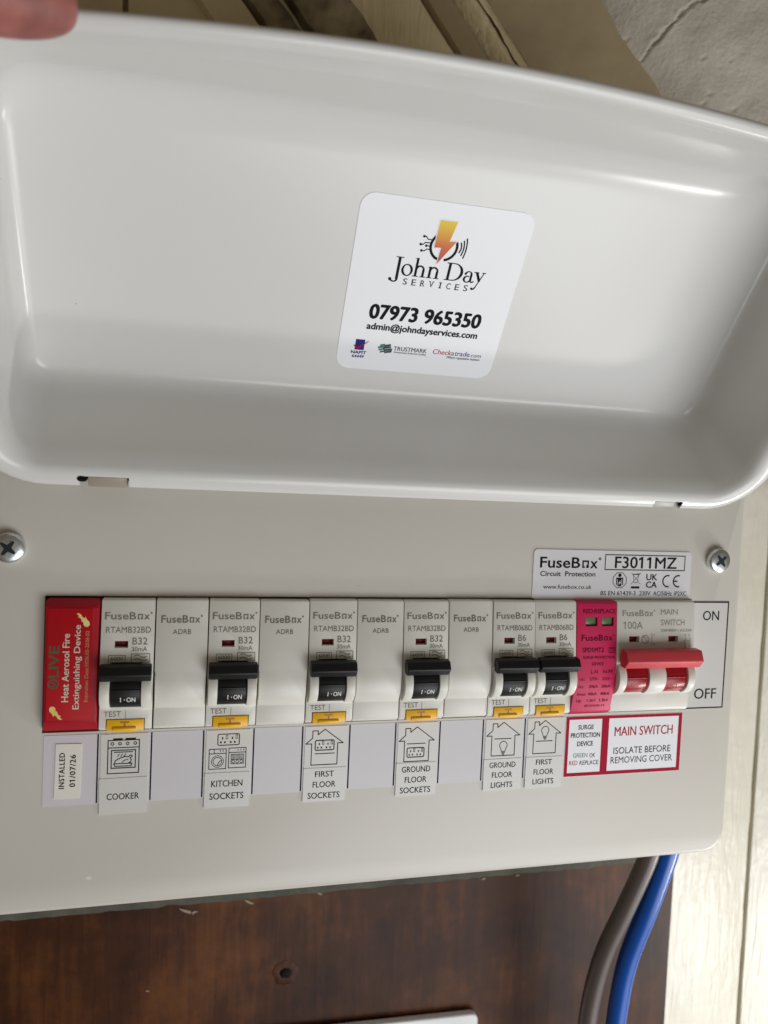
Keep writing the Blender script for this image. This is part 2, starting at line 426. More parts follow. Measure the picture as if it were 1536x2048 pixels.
def logo(k, x0, x1, yb, h, off=0.0):
    """the maker's wordmark: five letters, a square o with a notch, an x and the small registered ring"""
    W = x1 - x0
    k.text('FuseB', x0, x0 + 0.655 * W, yb, h, off)
    a, b = x0 + 0.69 * W, x0 + 0.80 * W; t = 0.13 * h + off * h
    H = 0.74 * h
    k.rect(a, a + t, yb, yb + H); k.rect(a + t, b - t, yb + H - t, yb + H); k.rect(b - t, b, yb, yb + H)
    k.rect(a + t, a + 0.42 * (b - a), yb, yb + t); k.rect(a + 0.62 * (b - a), b - t, yb, yb + t); k.rect(a + 0.62 * (b - a), a + 0.62 * (b - a) + t * 0.7, yb + t, yb + 0.4 * H)
    k.text('x', x0 + 0.825 * W, x0 + 0.945 * W, yb, h, off)
    k.ring(x0 + 0.98 * W, yb + 0.92 * h, 0.14 * h, 0.05 * h, n=12)

# ================================================================== the setting
ZW = -112.0                                            # face of the boarded wall behind the unit
wall = bpy.data.objects.new('wall', None); COL.objects.link(wall); wall['kind'] = 'structure'
wall['label'] = 'boarded wall painted cream behind the consumer unit'
bm = bmesh.new(); box(bm, -420, 800, -560, 520, ZW - 30, ZW - 4.5); link('backing', bm, 'gaptan', wall)
edges = [-369.5, -275, -180.5, -86, 8.5, 103.5, 199, 294.5, 390.0, 485, 580]
for a, b, ya, yb_, pm in [(a, b, -520, 58, 'cream') for a, b in zip(edges, edges[1:])] + [(a, b, 59, 480, 'olivecream') for a, b in zip(edges, edges[1:])]:  # upper planks: olive tone of the shade put into their colour
    bm = bmesh.new()
    n = 60                                             # slightly wavy hand-painted board edges
    x0, x1 = a + 1.1, b - 1.0
    L_, R_ = [], []
    for k in range(n + 1):
        y = ya + (yb_ - ya) * k / n
        L_.append((x0 + 0.5 * noise.noise(Vector((a, y * 0.03, 1))), y)); R_.append((x1 + 0.6 * noise.noise(Vector((b, y * 0.05, 4))), y))
    prism_z(bm, L_[::-1] + R_, ZW - 4, ZW + 0.35 * math.sin(a))
    bevel(bm, 1.1, 2, 60)
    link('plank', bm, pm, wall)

# the underside of the stairs: string board, beads and plaster running down to the right
ST = thing('stair_underside', 'sloping underside of stairs with old timber, cracked bead and rough grey plaster', 'staircase', (200, 300, ZW))
T_ = Vector((0.64, -0.768, 0)); S_ = Vector((0.768, 0.64, 0))
def SP(s, t, z): p = S_ * s + T_ * t; return (p.x, p.y, z)
def band(name, m, s0, s1, z0, z1, rough=0.0, zb=None, seed=0, n=90, t0=-330, t1=58, prof=None):
    """a moulding strip lying along the slope; prof is a list of (s, z)"""
    bm = bmesh.new(); pr = prof or [(s0, (ZW + 0.5) if zb is None else zb), (s0 + 0.6, z0), (s1 - 0.6, z1), (s1, (ZW + 0.5) if zb is None else zb)]
    rings = []
    for k in range(n + 1):
        t = t0 + (t1 - t0) * k / n; r = []
        for i, (s, z) in enumerate(pr):
            q = noise.noise(Vector((t * 0.035, s * 0.11, seed))) * rough + noise.noise(Vector((t * 0.16, s * 0.4, seed + 9))) * rough * 0.5
            inner = 0 < i < len(pr) - 1
            r.append(bm.verts.new(SP(s + q * (1 if inner else 0.3), t, z + (q * 0.6 if inner else 0))))
        rings.append(r)
    for a, b in zip(rings, rings[1:]):
        for i in range(len(pr) - 1): bm.faces.new((a[i], a[i + 1], b[i + 1], b[i]))
    bm.faces.new(rings[0][::-1]); bm.faces.new(rings[-1]); bm.faces.new
    for a, b in zip(rings, rings[1:]): bm.faces.new((a[0], b[0], b[-1], a[-1]))
    fixn(bm)
    return link(name, bm, m, ST, ang=40)
band('batten', 'olivecream', 205, 223, ZW + 5, ZW + 7, 0.8, seed=1)
band('batten', 'oldwood', 225, 240, ZW + 8, ZW + 4, 2.2, seed=2)
band('batten', 'oldwood', 243, 266, ZW + 9, ZW + 14, 2.0, seed=3)
band('string_board', 'olivecream', 267.5, 303.5, ZW + 4, ZW + 4.5, 0.3, seed=4)
band('moulding', 'brown_paint_shade', 304, 313.6, ZW + 8, ZW + 12, 0.2, seed=5)  # brown here stands in for the shadow side of the moulding
band('bead', 'olivecream', 314.2, 327.8, 0, 0, 0.25, seed=6, prof=[(314.2, ZW + 0.5), (314.8, ZW + 16), (317.5, ZW + 19), (323, ZW + 19.5), (326.4, ZW + 17), (327.8, ZW + 0.5)])
# the long paint crack in the bead: a ragged open sliver
bm = bmesh.new(); pa, pb = [], []
for k in range(61):
    t = -150 + 190 * k / 60
    c_ = 320.5 + 2.6 * noise.noise(Vector((t * 0.09, 3, 1))) + 1.2 * noise.noise(Vector((t * 0.33, 3, 7)))
    hw = max(0.12, 0.35 + 1.3 * max(0, noise.noise(Vector((t * 0.05, 8, 2)))) ** 1.0)
    pa.append(SP(c_ - hw, t, ZW + 19.9)); pb.append(SP(c_ + hw, t, ZW + 19.9))
va = [bm.verts.new(p) for p in pa]; vb = [bm.verts.new(p) for p in pb]
for k in range(60): bm.faces.new((va[k], va[k + 1], vb[k + 1], vb[k]))
link('crack', bm, 'crackbrown', ST)
band('plaster_return', 'brown_paint_shade', 328.5, 376, 0, 0, 0.5, seed=7, prof=[(328.4, ZW + 0.5), (329.5, ZW + 13), (336, ZW + 15), (348, ZW + 18), (358, ZW + 20), (368, ZW + 24.5), (377, ZW + 27), (379, ZW + 0.5)])
# rough plaster face with its cracks, as relief
bm = bmesh.new()
cr1 = [(410.1, -39.9), (405.1, -40.4), (398.7, -42.9), (390.5, -41.2), (380.8, -38.4), (372.1, -36.0), (366.2, -31.7)]
cr2 = [(410.1, -39.9), (418, -46), (425, -60)]
cr3 = [(414, 20), (409.8, 23.7), (408, 34)]
def segd(p, pts):
    d = 1e9
    for (a, b), (c_, e_) in zip(pts, pts[1:]):
        vx, vy = c_ - a, e_ - b; t = max(0, min(1, ((p[0] - a) * vx + (p[1] - b) * vy) / (vx * vx + vy * vy)))
        d = min(d, math.hypot(p[0] - a - t * vx, p[1] - b - t * vy))
    return d
NS, NT = 170, 260
pits = [(random.uniform(372, 470), random.uniform(-110, 70), random.uniform(0.25, 0.55)) for _ in range(50)] + [(376.9, -48.8, 1), (392.5, -17.9, 1), (401.9, -8.8, .8), (388.8, -1.7, 1), (385.2, 0.4, .9), (393.6, 12.0, 1.2), (385.3, -41.3, 1)]
rows = []
for i in range(NS + 1):
    f_ = i / NS; s = 375 + 220 * f_ ** 1.7; row = []
    for j in range(NT + 1):
        t = -130 + 230 * j / NT
        z = ZW + 24 + 18 * (1 - math.exp(-(s - 375) / 9.0)) + (s - 375) * 0.30
        ed = 3.0 * noise.noise(Vector((t * 0.03, 0.3, 5))) * math.exp(-(s - 375) / 10.0)
        z += 1.4 * noise.noise(Vector((s * 0.03, t * 0.03, 2))) + 0.45 * noise.noise(Vector((s * 0.12, t * 0.12, 6))) + 0.22 * noise.noise(Vector((s * 0.45, t * 0.45, 8)))
        if s < 480:
            q = 0.9 * noise.noise(Vector((s * 0.25, t * 0.25, 3)))
            for c_ in (cr1, cr2, cr3):
                d = segd((s + q, t + 2 * q), c_)
                if d < 0.9: z -= 2.4 * (1 - d / 0.9)
                elif d < 5: z += 0.4 * math.exp(-(d - 0.9) / 1.6)
            for (ps, pt, pr) in pits:
                d2 = (s - ps) ** 2 + (t - pt) ** 2
                if d2 < pr * pr: z -= 0.8
        row.append(bm.verts.new(SP(s + ed, t, z)))
    rows.append(row)
for a, b in zip(rows, rows[1:]):
    for j in range(NT): bm.faces.new((a[j], a[j + 1], b[j + 1], b[j]))
fixn(bm); link('plaster', bm, 'plaster', ST, ang=70)

# ================================================================== plywood board under the unit
ply = thing('plywood_board', 'dark brown varnished plywood board on the wall beneath the consumer unit', 'board', (126, -340, ZW))
bm = bmesh.new(); NX, NY = 170, 90; ZB = -100.0
X0, X1, Y0, Y1 = -230.0, 327.5, -420.0, -168.0
grid = []
for i in range(NX + 1):
    col = []
    for j in range(NY + 1):
        fx = i / NX; fy = (j / NY)
        x = X0 + (X1 - X0) * fx; y = Y0 + (Y1 - Y0) * fy
        d = math.hypot((x - 100.8) * 1.0, (y + 211) * 0.9)
        z = ZB + 0.25 * noise.noise(Vector((x * 0.02, y * 0.02, 1)))
        col.append(bm.verts.new((x, y, z)))
    grid.append(col)
for i in range(NX):
    for j in range(NY): bm.faces.new((grid[i][j], grid[i + 1][j], grid[i + 1][j + 1], grid[i][j + 1]))
ext = bmesh.ops.extrude_edge_only(bm, edges=[e for e in bm.edges if len(e.link_faces) == 1])
for v in [g for g in ext['geom'] if isinstance(g, bmesh.types.BMVert)]: v.co.z = ZW - 2
fixn(bm)
hole = bmesh.new(); pts = [(100.8 + (3.4 + 1.0 * noise.noise(Vector((k, 2, 1)))) * math.cos(k * 0.5236), -211 + (3.2 + 1.2 * noise.noise(Vector((k, 5, 3)))) * math.sin(k * 0.5236)) for k in range(12)]
bm.faces.ensure_lookup_table()
link('panel', bm, 'wood', ply, ang=50)
bm = bmesh.new(); prism_z(bm, pts, ZB - 0.2, ZB + 0.35); link('nail_hole', bm, 'dark', ply)
bm = bmesh.new()                                     # splintered lip round the hole
n = 26; r0, r1, r2 = [], [], []
for k in range(n):
    a = 2 * math.pi * k / n; q = noise.noise(Vector((math.cos(a) * 2, math.sin(a) * 2, 4)))
    r0.append(bm.verts.new((100.8 + (3.0 + q) * math.cos(a), -211 + (2.8 + q) * math.sin(a), ZB + 0.4)))
    r1.append(bm.verts.new((100.8 + (4.4 + 1.5 * q) * math.cos(a), -211 + (4.2 + 1.5 * q) * math.sin(a), ZB + 0.6 + 0.4 * q)))
    r2.append(bm.verts.new((100.8 + (6.8 + 2.5 * q) * math.cos(a), -211 + (6.6 + 2.0 * q) * math.sin(a), ZB + 0.1)))
for k in range(n):
    l = (k + 1) % n
    bm.faces.new((r0[k], r0[l], r1[l], r1[k])); bm.faces.new((r1[k], r1[l], r2[l], r2[k]))
fixn(bm); link('splinters', bm, 'wood', ply)
# strip of old grey paint above the board, with a ragged lower edge
bm = bmesh.new(); lo, hi = [], []
for k in range(161):
    x = -230 + 557 * k / 160
    lo.append((x, -169.8 + 1.0 * noise.noise(Vector((x * 0.08, 1, 1))) + 0.7 * noise.noise(Vector((x * 0.4, 1, 5))))); hi.append((x, -120))
prism_z(bm, lo + hi[::-1], ZW + 0.4, ZB + 0.6); fixn(bm)
link('paint_strip', bm, 'greystrip', ply)
for (x, y, r, el) in ((51, -173.6, 1.6, 2.2), (54, -174.4, 1.2, 1.6), (81, -171.6, 1.0, 2.4), (117, -170.4, 1.1, 1.3), (208, -170.8, 0.9, 1.2), (228, -170.6, 1.0, 1.2), (33, -212, 0.9, 1.0)):
    bm = bmesh.new(); q = random.random() * 9; an = random.uniform(-0.6, 0.3)
    pp = [(r * el * (1 + 0.9 * noise.noise(Vector((k * 1.7, q, 1)))) * math.cos(k * 0.6283), r * 0.55 * (1 + 0.9 * noise.noise(Vector((k * 1.7, q, 8)))) * math.sin(k * 0.6283)) for k in range(10)]
    prism_z(bm, [(x + a * math.cos(an) - b * math.sin(an), y + a * math.sin(an) + b * math.cos(an)) for a, b in pp], ZB - 0.3, ZB + 0.36)
    link('paint_flake', bm, 'flake', ply, smooth=False)

# ================================================================== consumer unit
CU = thing('consumer_unit', 'off-white steel consumer unit with its deep white lid swung open', 'consumer unit', (126.3, -111, ZW))
CX = 126.3
bm = bmesh.new(); box(bm, CX - 147, CX + 147, -107, 43, ZW + 0.6, -22.5); bevel(bm, 3, 3); link('body', bm, 'body', CU)
bm = bmesh.new()
prism_z(bm, rrect(-24.9, 277.5, -111, 47, 9, 8, rs=(10, 10, 2.5, 2.5)), -22, 0)
bevel(bm, 2.2, 4, 50)
win = bmesh.new(); box(win, -0.4, 253.6, -47.1, 0.6, -14, 5)
bm = cut(bm, [win])
cover = link('cover', bm, 'cover', CU, ang=30)
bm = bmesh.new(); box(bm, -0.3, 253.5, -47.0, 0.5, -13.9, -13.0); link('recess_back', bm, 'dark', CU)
# paint chips on the cover
for (x, y, r) in ((16.0, -99.5, 1.1),):
    bm = bmesh.new(); prism_z(bm, [(x + r * (1 + 0.5 * noise.noise(Vector((k, x, 1)))) * math.cos(k * 0.8976), y + 0.8 * r * (1 + 0.5 * noise.noise(Vector((k, x, 6)))) * math.sin(k * 0.8976)) for k in range(7)], -0.1, 0.05)
    link('paint_chip', bm, 'chip', CU, smooth=False)

# ---- lid: a deep tray seen from inside; (u, v, w): u along the hinge, v from hinge to free edge, w into the tray
TH = math.radians(143.0)
LD = Vector((0, -math.cos(TH), math.sin(TH))); LE = Vector((0, math.sin(TH), math.cos(TH))); LP = Vector((CX, 38.0, 4.0))
def LID(u, v, w): return LP + Vector((u, 0, 0)) + LD * v + LE * w
def lidloop(hw, v0, v1, rb, rt, w, bow):
    """bottom side, corner, right side, corner, top side, corner, left side, corner; same count every time"""
    P = []
    def arc(cx, cy, r, a0, n=10):
        for k in range(n + 1):
            a = math.radians(a0 + 90 * k / n); P.append((cx + r * math.cos(a), cy + r * math.sin(a)))
    arc(hw - rb, v0 + rb, rb, 270)
    for k in range(1, 8): P.append((hw, v0 + rb + (v1 - rt - v0 - rb) * k / 8))
    arc(hw - rt, v1 - rt, rt, 0)
    for k in range(1, 40): P.append((hw - rt - 2 * (hw - rt) * k / 40, v1))
    arc(-hw + rt, v1 - rt, rt, 90)
    for k in range(1, 8): P.append((-hw, v1 - rt + (v0 + rb - v1 + rt) * k / 8))
    arc(-hw + rb, v0 + rb, rb, 180)
    for k in range(1, 40): P.append((-hw + rb + 2 * (hw - rb) * k / 40, v0))
    out = []
    for u, v in P:
        f = max(0, (v - v0) / (v1 - v0)); out.append((u, v - bow * (u / 120.0) ** 2 * f ** 2, w))
    return out
L = []
def lerp(a, b, t): return a + (b - a) * t
# outer skin from the back of the base up to the rim
def wallpars(w, off):                                     # inner wall at depth w, moved outwards by off
    t = w / 45.0
    return dict(hw=lerp(140.0, 138.5, t) + off, v0=lerp(9.0, 15.5, t) - off, v1=lerp(138.0, 118.0, t) + off, rb=lerp(13, 9, t) + off, rt=lerp(24, 16, t) + off, bow=lerp(6.5, 0.5, t))
def bez(a, b, c_, t): return (1 - t) ** 2 * a + 2 * t * (1 - t) * b + t * t * c_
def fillet(off, wd, rev):
    A = wallpars(45 - 10, off); B = wallpars(45, off); out = []
    Cc = dict(hw=B['hw'] - 6, v0=B['v0'] + 5, v1=B['v1'] - 13, rb=max(3, B['rb'] - 8), rt=max(3, B['rt'] - 9), bow=0.2)
    for k in range(13):
        t = k / 12; q = {n_: bez(A[n_], B[n_], Cc[n_], t) for n_ in A}
        out.append((q, bez(45 - 10, 45, 45, t) + wd))
    return out[::-1] if rev else out
seq = fillet(2.5, 2.5, True)
for w_ in (28, 20, 12, 7): seq.append((wallpars(w_, 2.5), w_ + 1.0))
R0 = wallpars(0, 0)
def rimp(off, w_, dr=0.0): 
    return (dict(hw=R0['hw'] + off, v0=R0['v0'] - off * 0.9, v1=R0['v1'] + off * 0.55, rb=R0['rb'] + off * 1.1, rt=R0['rt'] + off * 0.8, bow=6.5), w_)
seq += [rimp(4.5, 4.6), rimp(7.5, 3.6), rimp(9.4, 3.2), rimp(9.85, 2.9), rimp(10.0, 2.2), rimp(9.8, 1.2), rimp(9.2, 0.45), rimp(8.2, 0.08), rimp(6.8, 0.0), rimp(5.0, 0.05), rimp(3.6, 0.35), rimp(2.3, 1.0), rimp(1.2, 2.0), rimp(0.5, 3.4)]
for w_ in (6, 10, 15, 22, 29): seq.append((wallpars(w_, 0), w_))
seq += fillet(0, 0, False)
bm = bmesh.new(); rings = []
for q, w_ in seq:
    rings.append([bm.verts.new(LID(u, v, ww)) for u, v, ww in lidloop(q['hw'], q['v0'], q['v1'], q['rb'], q['rt'], w_, q['bow'])])
for a, b in zip(rings, rings[1:]):
    n = len(a)
    for k in range(n): bm.faces.new((a[k], a[(k + 1) % n], b[(k + 1) % n], b[k]))
bm.faces.new(rings[0][::-1]); bm.faces.new(rings[-1])
def lidbox(u0, u1, v0, v1, w0, w1, chamf=0):
    b = bmesh.new(); vs = box(b, u0, u1, v0, v1, w0, w1)
    for v in b.verts: v.co = LID(*v.co)
    return b
fixn(bm)
bm = cut(bm, [lidbox(-115.9, -100.0, -3, 4.9, -3, 7), lidbox(102.6, 115.6, -3, 4.3, -3, 7)])
lid = link('lid', bm, 'lid', CU, ang=38)
for nm, (u0, u1, v0, v1) in (('hinge_tab', (-113.4, -100.7, -0.4, 3.9)), ('hinge_tab', (103.6, 113.2, 0.3, 3.3))):
    b = bmesh.new(); vs = box(b, u0, u1, v0, v1, 1.2, 5.5)
    bevel(b, 0.5, 2)
    for v in b.verts: v.co = LID(*v.co)
    link(nm, b, 'tab' if u0 < 0 else 'tab2', lid)
for (u0, u1, v0, v1) in ((-115.7, -100.2, 0.3, 4.8), (102.8, 115.4, 0.4, 4.2)):
    b = lidbox(u0, u1, v0, v1, 4.6, 6.4); fixn(b); link('slot_shade', b, 'dark', lid)  # near-black block put in for the shade inside the notch
for (u0, u1, v0, v1) in ((-116.6, -113.4, 2.8, 5.0), (113.4, 115.4, 2.2, 4.2)):
    b = bmesh.new(); prism_z(b, rrect(u0, u1, v0, v1, 1.2, 4), -0.12, 0.3)
    for v in b.verts: v.co = LID(*v.co)
    link('hinge_hole', b, 'dark', lid)

# ---- cover screws
def screw(cx, cy, rot):
    bm = bmesh.new(); lathe_z(bm, [(4.9, -0.2), (5.15, 0.5), (5.15, 2.0), (4.95, 2.55), (4.4, 3.0), (3.0, 3.3), (1.0, 3.4)], cx, cy, 40)
    fixn(bm); s = link('cover_screw', bm, 'metal', CU, ang=50)
    k = Ink(); c_, s_ = math.cos(math.radians(rot)), math.sin(math.radians(rot))
    def cross(k, w_, l):
        for a in (0, 90):
            ca, sa = math.cos(math.radians(rot + a)), math.sin(math.radians(rot + a))
            pts = [(-l, -w_ * 0.5), (-l * 0.4, -w_), (0, -w_ * 1.3), (l * 0.4, -w_), (l, -w_ * 0.5), (l, w_ * 0.5), (l * 0.4, w_), (0, w_ * 1.3), (-l * 0.4, w_), (-l, w_ * 0.5)]
            k.poly([(cx + x * ca - y * sa, cy + x * sa + y * ca) for x, y in pts])
    cross(k, 0.75, 2.9)
    k.put('cross_recess', 'darkmetal', s, flat(3.44))
    k = Ink()
    ca, sa = math.cos(math.radians(rot + 12)), math.sin(math.radians(rot + 12))
    for o_ in (-0.35, 0.35):
        k.stroke([(cx - 4.4 * ca - o_ * sa, cy - 4.4 * sa + o_ * ca), (cx - 2.2 * ca - o_ * sa, cy - 2.2 * sa + o_ * ca)], 0.22)
        k.stroke([(cx + 4.4 * ca - o_ * sa, cy + 4.4 * sa + o_ * ca), (cx + 2.2 * ca - o_ * sa, cy + 2.2 * sa + o_ * ca)], 0.22)
    def dome(x, y, dz):
        r = math.hypot(x - cx, y - cy)
        z = 3.4 if r < 1 else (lerp(3.4, 3.3, (r - 1) / 2) if r < 3 else (lerp(3.3, 3.0, (r - 3) / 1.4) if r < 4.4 else lerp(3.0, 2.55, (r - 4.4) / 0.55)))
        return (x, y, z + 0.06 + dz)
    k.put('slot_line', 'darkmetal', s, dome)
screw(264.3, 17.2, 38); screw(-11.7, 17.0, 52)

# ================================================================== devices on the rail
def lerp_prof(prof, y):
    for (y0, z0), (y1, z1) in zip(prof, prof[1:]):
        if y1 <= y <= y0: return lerp(z0, z1, (y0 - y) / (y0 - y1) if y0 != y1 else 0)
    return prof[-1][1]
FACE = [(0, 3.2), (-25, 5.4), (-46, 5.4)]
SHELF = lambda x, y, dz: (x, y, 2.6 + 0.07 + dz)
def on_face(x, y, dz): return (x, y, lerp_prof(FACE, y) + 0.07 + dz)
TOP = [(0, -12), (0, 2.2), (-0.35, 2.9), (-1.0, 3.25), (-24.6, 5.35)]
NOSE = [(-26, 5.6), (-28, 5.95), (-30, 6.1), (-32, 6.0), (-34, 5.6), (-35.6, 5.0), (-37, 4.1), (-38.2, 3.0), (-38.8, 2.6)]
LOW = [(-39.2, 2.6), (-44.9, 2.6), (-45.5, 2.3), (-46.4, 1.2), (-46.5, 0.6), (-46.5, -12)]

def top_corners(bm, w0, w1, r=1.3):
    ed = [e for e in bm.edges if all(abs(v.co.y) < 1.2 for v in e.verts) and abs(e.verts[0].co.x - e.verts[1].co.x) < 0.01 and all(min(abs(v.co.x - w0), abs(v.co.x - w1)) < 0.01 for v in e.verts) and abs(e.verts[0].co.z - e.verts[1].co.z) > 5]
    fixn(bm)
    if ed: bmesh.ops.bevel(bm, geom=ed, offset=r, segments=3, profile=0.5, affect='EDGES', clamp_overlap=True)

def housing(width, slots, cutters, nm, parent, m='module', cheeks=None):
    """upper face, toggle slots, shelf; cheeks stand proud on both sides of each slot"""
    bm = bmesh.new(); x0, x1 = 0.14, width - 0.14
    prism_x(bm, TOP + [(-26.0, 5.4), (-38.8, 2.6)] + LOW, x0, x1)
    top_corners(bm, x0, x1)
    bevel(bm, 0.18, 2, 40)
    cs = [boxbm(a, b, -38.0, -21.5, -6, 12) for a, b in slots] + [boxbm(*c_) for c_ in cutters]
    bm = cut(bm, cs)
    for a, b in cheeks:
        q = bmesh.new(); pr = [(-24.2, 1.0)]
        for k in range(15):
            an = math.radians(150 - 128 * k / 14); pr.append((-31.6 - 7.9 * math.cos(math.pi - an) * -1 if False else -31.4 + 7.6 * math.cos(math.radians(20 + 137 * k / 14)), 0.6 + 7.6 * math.sin(math.radians(20 + 137 * k / 14))))
        pr += [(-38.7, 1.0)]
        prism_x(q, pr, a, b); bevel(q, 0.22, 2, 40)
        me = bpy.data.meshes.new('t'); q.to_mesh(me); q.free(); bm.from_mesh(me); bpy.data.meshes.remove(me)
    return link(nm, bm, m, parent, ang=32)

DY, DZ, DR = -31.4, 0.4, 7.0                               # drum of the toggles
def drum_pt(x, y, dz):
    r = DR + 0.06 + dz; yy = max(-0.999, min(0.999, (y - DY) / r)); return (x, y, DZ + r * math.sqrt(1 - yy * yy))
def toggle(parent, x0, x1, bx0, bx1, hexp, m, nm='toggle', drums=None, dm=None):
    bm = bmesh.new()
    for a, b in drums or [(x0, x1)]:
        pr = []
        for k in range(33):
            an = math.radians(-40 + 260 * k / 32); r = DR
            yv = DY + r * math.cos(an); zv = DZ + r * math.sin(an)
            pr.append((yv, zv))
        prism_x(bm, pr, a, b)
        prism_x(bm, [(-30.5, 7.2), (-30.5, 7.65), (-31.1, 7.65), (-31.1, 7.2)], a + 0.3, b - 0.3)
        hz = hexp[4]
        prism_x(bm, [(hexp[0][0] - 1.4, 1.0), (hexp[0][0] - 1.4, 7.5), (hexp[3][0] + 0.6, 7.5), (hexp[3][0] - 0.8, 5.6), (hexp[3][0] - 0.8, 1.0)], a + 0.25, b - 0.25)
    bevel(bm, 0.2, 2, 40)
    q = bmesh.new(); prism_x(q, hexp, bx0, bx1); bevel(q, 0.55, 3, 40)
    bar = link(nm, q, m, parent, ang=32)
    d = link('drum', bm, dm or m, parent, ang=32); d.parent = bar
    return bar, d

HEXB = [(-21.6, 6.2), (-21.9, 9.4), (-24.9, 11.0), (-27.4, 8.9), (-27.0, 6.2), (-24.2, 5.7)]

def copy_tree(o, parent=None):
    c_ = o.copy(); COL.objects.link(c_); c_.parent = parent; ORG[c_.name] = org(o)
    for ch in [q for q in o.children]: copy_tree(ch, c_)
    return c_

GB = 'circuit breakers in the row'
def make_breaker(code, rating, label):
    t = thing('circuit_breaker', label, 'circuit breaker', (0, 0, 0), GB)
    housing(17.9, [(3.75, 14.1)], [(4.75, 9.2, -16.7, -14.3, 0, 9), (2.45, 15.4, -50, -42.1, -4, 9)], 'housing', t, cheeks=[(0.5, 3.72), (14.13, 17.4)])
    tg, dr = toggle(t, 3.95, 13.9, 0.45, 17.45, HEXB, 'black')
    k = Ink(); k.rect(7.3, 7.58, -35.1, -33.35); k.disc(8.7, -34.2, 0.2, 8); k.text('ON', 9.4, 12.3, -35.1, 1.75, 0.015); k.put('lettering', 'inkwhite', tg, drum_pt)
    bm = bmesh.new(); box(bm, 4.6, 9.3, -16.8, -14.2, 1.8, 2.4); link('trip_flag', bm, 'flag', t)
    bm = bmesh.new()
    box(bm, 2.75, 15.1, -46.2, -42.35, -3, 3.0)
    prism_x(bm, [(-44.6, 2.5), (-44.8, 3.3), (-45.4, 3.7), (-46.35, 3.4), (-46.4, 1.5)], 4.8, 12.6)
    bevel(bm, 0.22, 2); b = link('test_button', bm, 'yellow', t)
    k = Ink(); k.rect(7.2, 10.3, -43.5, -42.95); k.rect(8.45, 9.05, -44.7, -43.5)
    k.put('lettering', mt_amber, b, flat(3.06))
    k = Ink(); logo(k, 1.3, 16.9, -6.9, 2.45, 0.018)
    k.text(code, 1.8, 16.6, -11.5, 2.05); k.text(rating, 10.6, 15.6 if len(rating) == 3 else 13.9, -15.55, 2.35)
    k.text('30mA', 10.4, 15.6, -17.85, 1.5)
    k.frame(2.85, 8.5, -21.6, -19.1, 0.2); k.text('6000', 3.6, 7.8, -21.0, 1.35, 0.006)
    k.frame(10.3, 16.6, -21.7, -18.65, 0.2)
    for y0 in (-19.55, -20.75):
        k.stroke([(11.3 + 4.2 * i / 12, y0 + 0.38 * math.sin(i / 12 * 2 * math.pi)) for i in range(13)], 0.24)
    k.stroke([(4.2, -21.6), (4.2, -22.6)], 0.18); k.stroke([(7.2, -21.6), (7.2, -22.6)], 0.18)
    k.put('lettering', 'inkgrey', t, on_face)
    k = Ink(); k.text('TEST', 1.7, 7.4, -41.35, 1.9); k.rect(8.85, 9.0, -42.0, -39.2); k.put('lettering', 'inkgrey', t, SHELF)
    return t
mt_amber = mat('dark_amber', (0.50, 0.17, 0.01, 1), 0.4, vary=0.04)
MT['amber2'] = mt_amber

def at(o, x):
    o.location = V(x + random.uniform(-0.06, 0.06), random.uniform(-0.15, 0.12), random.uniform(-0.28, 0.22))
    o.rotation_euler = (0, math.radians(random.uniform(-0.25, 0.25)), math.radians(random.uniform(-0.3, 0.3)))
b32 = make_breaker('RTAMB32BD', 'B32', 'grey circuit breaker with black toggle above the COOKER label'); at(b32, 18.3)
for x, lb in ((54.4, 'grey circuit breaker with black toggle above the KITCHEN SOCKETS label'), (90.3, 'grey circuit breaker with black toggle above the FIRST FLOOR SOCKETS label'), (126.3, 'grey circuit breaker with black toggle above the GROUND FLOOR SOCKETS label')):
    o = copy_tree(b32); at(o, x); o['label'] = lb
b6 = make_breaker('RTAMB06BD', 'B6', 'grey circuit breaker with black toggle above the GROUND FLOOR LIGHTS label'); at(b6, 162.3)
o = copy_tree(b6); at(o, 180.3); o['label'] = 'grey circuit breaker with black toggle above the FIRST FLOOR LIGHTS label'

def make_blank(label):
    t = thing('blanking_module', label, 'blank module', (0, 0, 0), 'blank modules between the breakers')
    bm = bmesh.new()
    prism_x(bm, TOP + NOSE + LOW, 0.14, 17.76); top_corners(bm, 0.14, 17.76)
    bevel(bm, 0.18, 2, 40)
    for v in bm.verts:                                     # the raised belly is a little narrower than the module
        if -38.4 < v.co.y < -25.5 and v.co.z > 2.7:
            v.co.x = 8.95 + (v.co.x - 8.95) * 0.965
    link('housing', bm, 'module', t, ang=25)
    k = Ink(); logo(k, 1.8, 15.8, -8.1, 2.5, 0.022); k.text('ADRB', 5.9, 12.1, -12.1, 1.65); k.put('lettering', 'inkgrey', t, on_face)
    return t
bl = make_blank('blank grey module between the cooker and kitchen socket breakers'); at(bl, 36.3)
for x, lb in ((72.3, 'blank grey module between the kitchen and first floor socket breakers'), (108.3, 'blank grey module between the first floor and ground floor socket breakers'), (144.3, 'blank grey module between the ground floor socket and ground floor lights breakers')):
    o = copy_tree(bl); at(o, x); o['label'] = lb

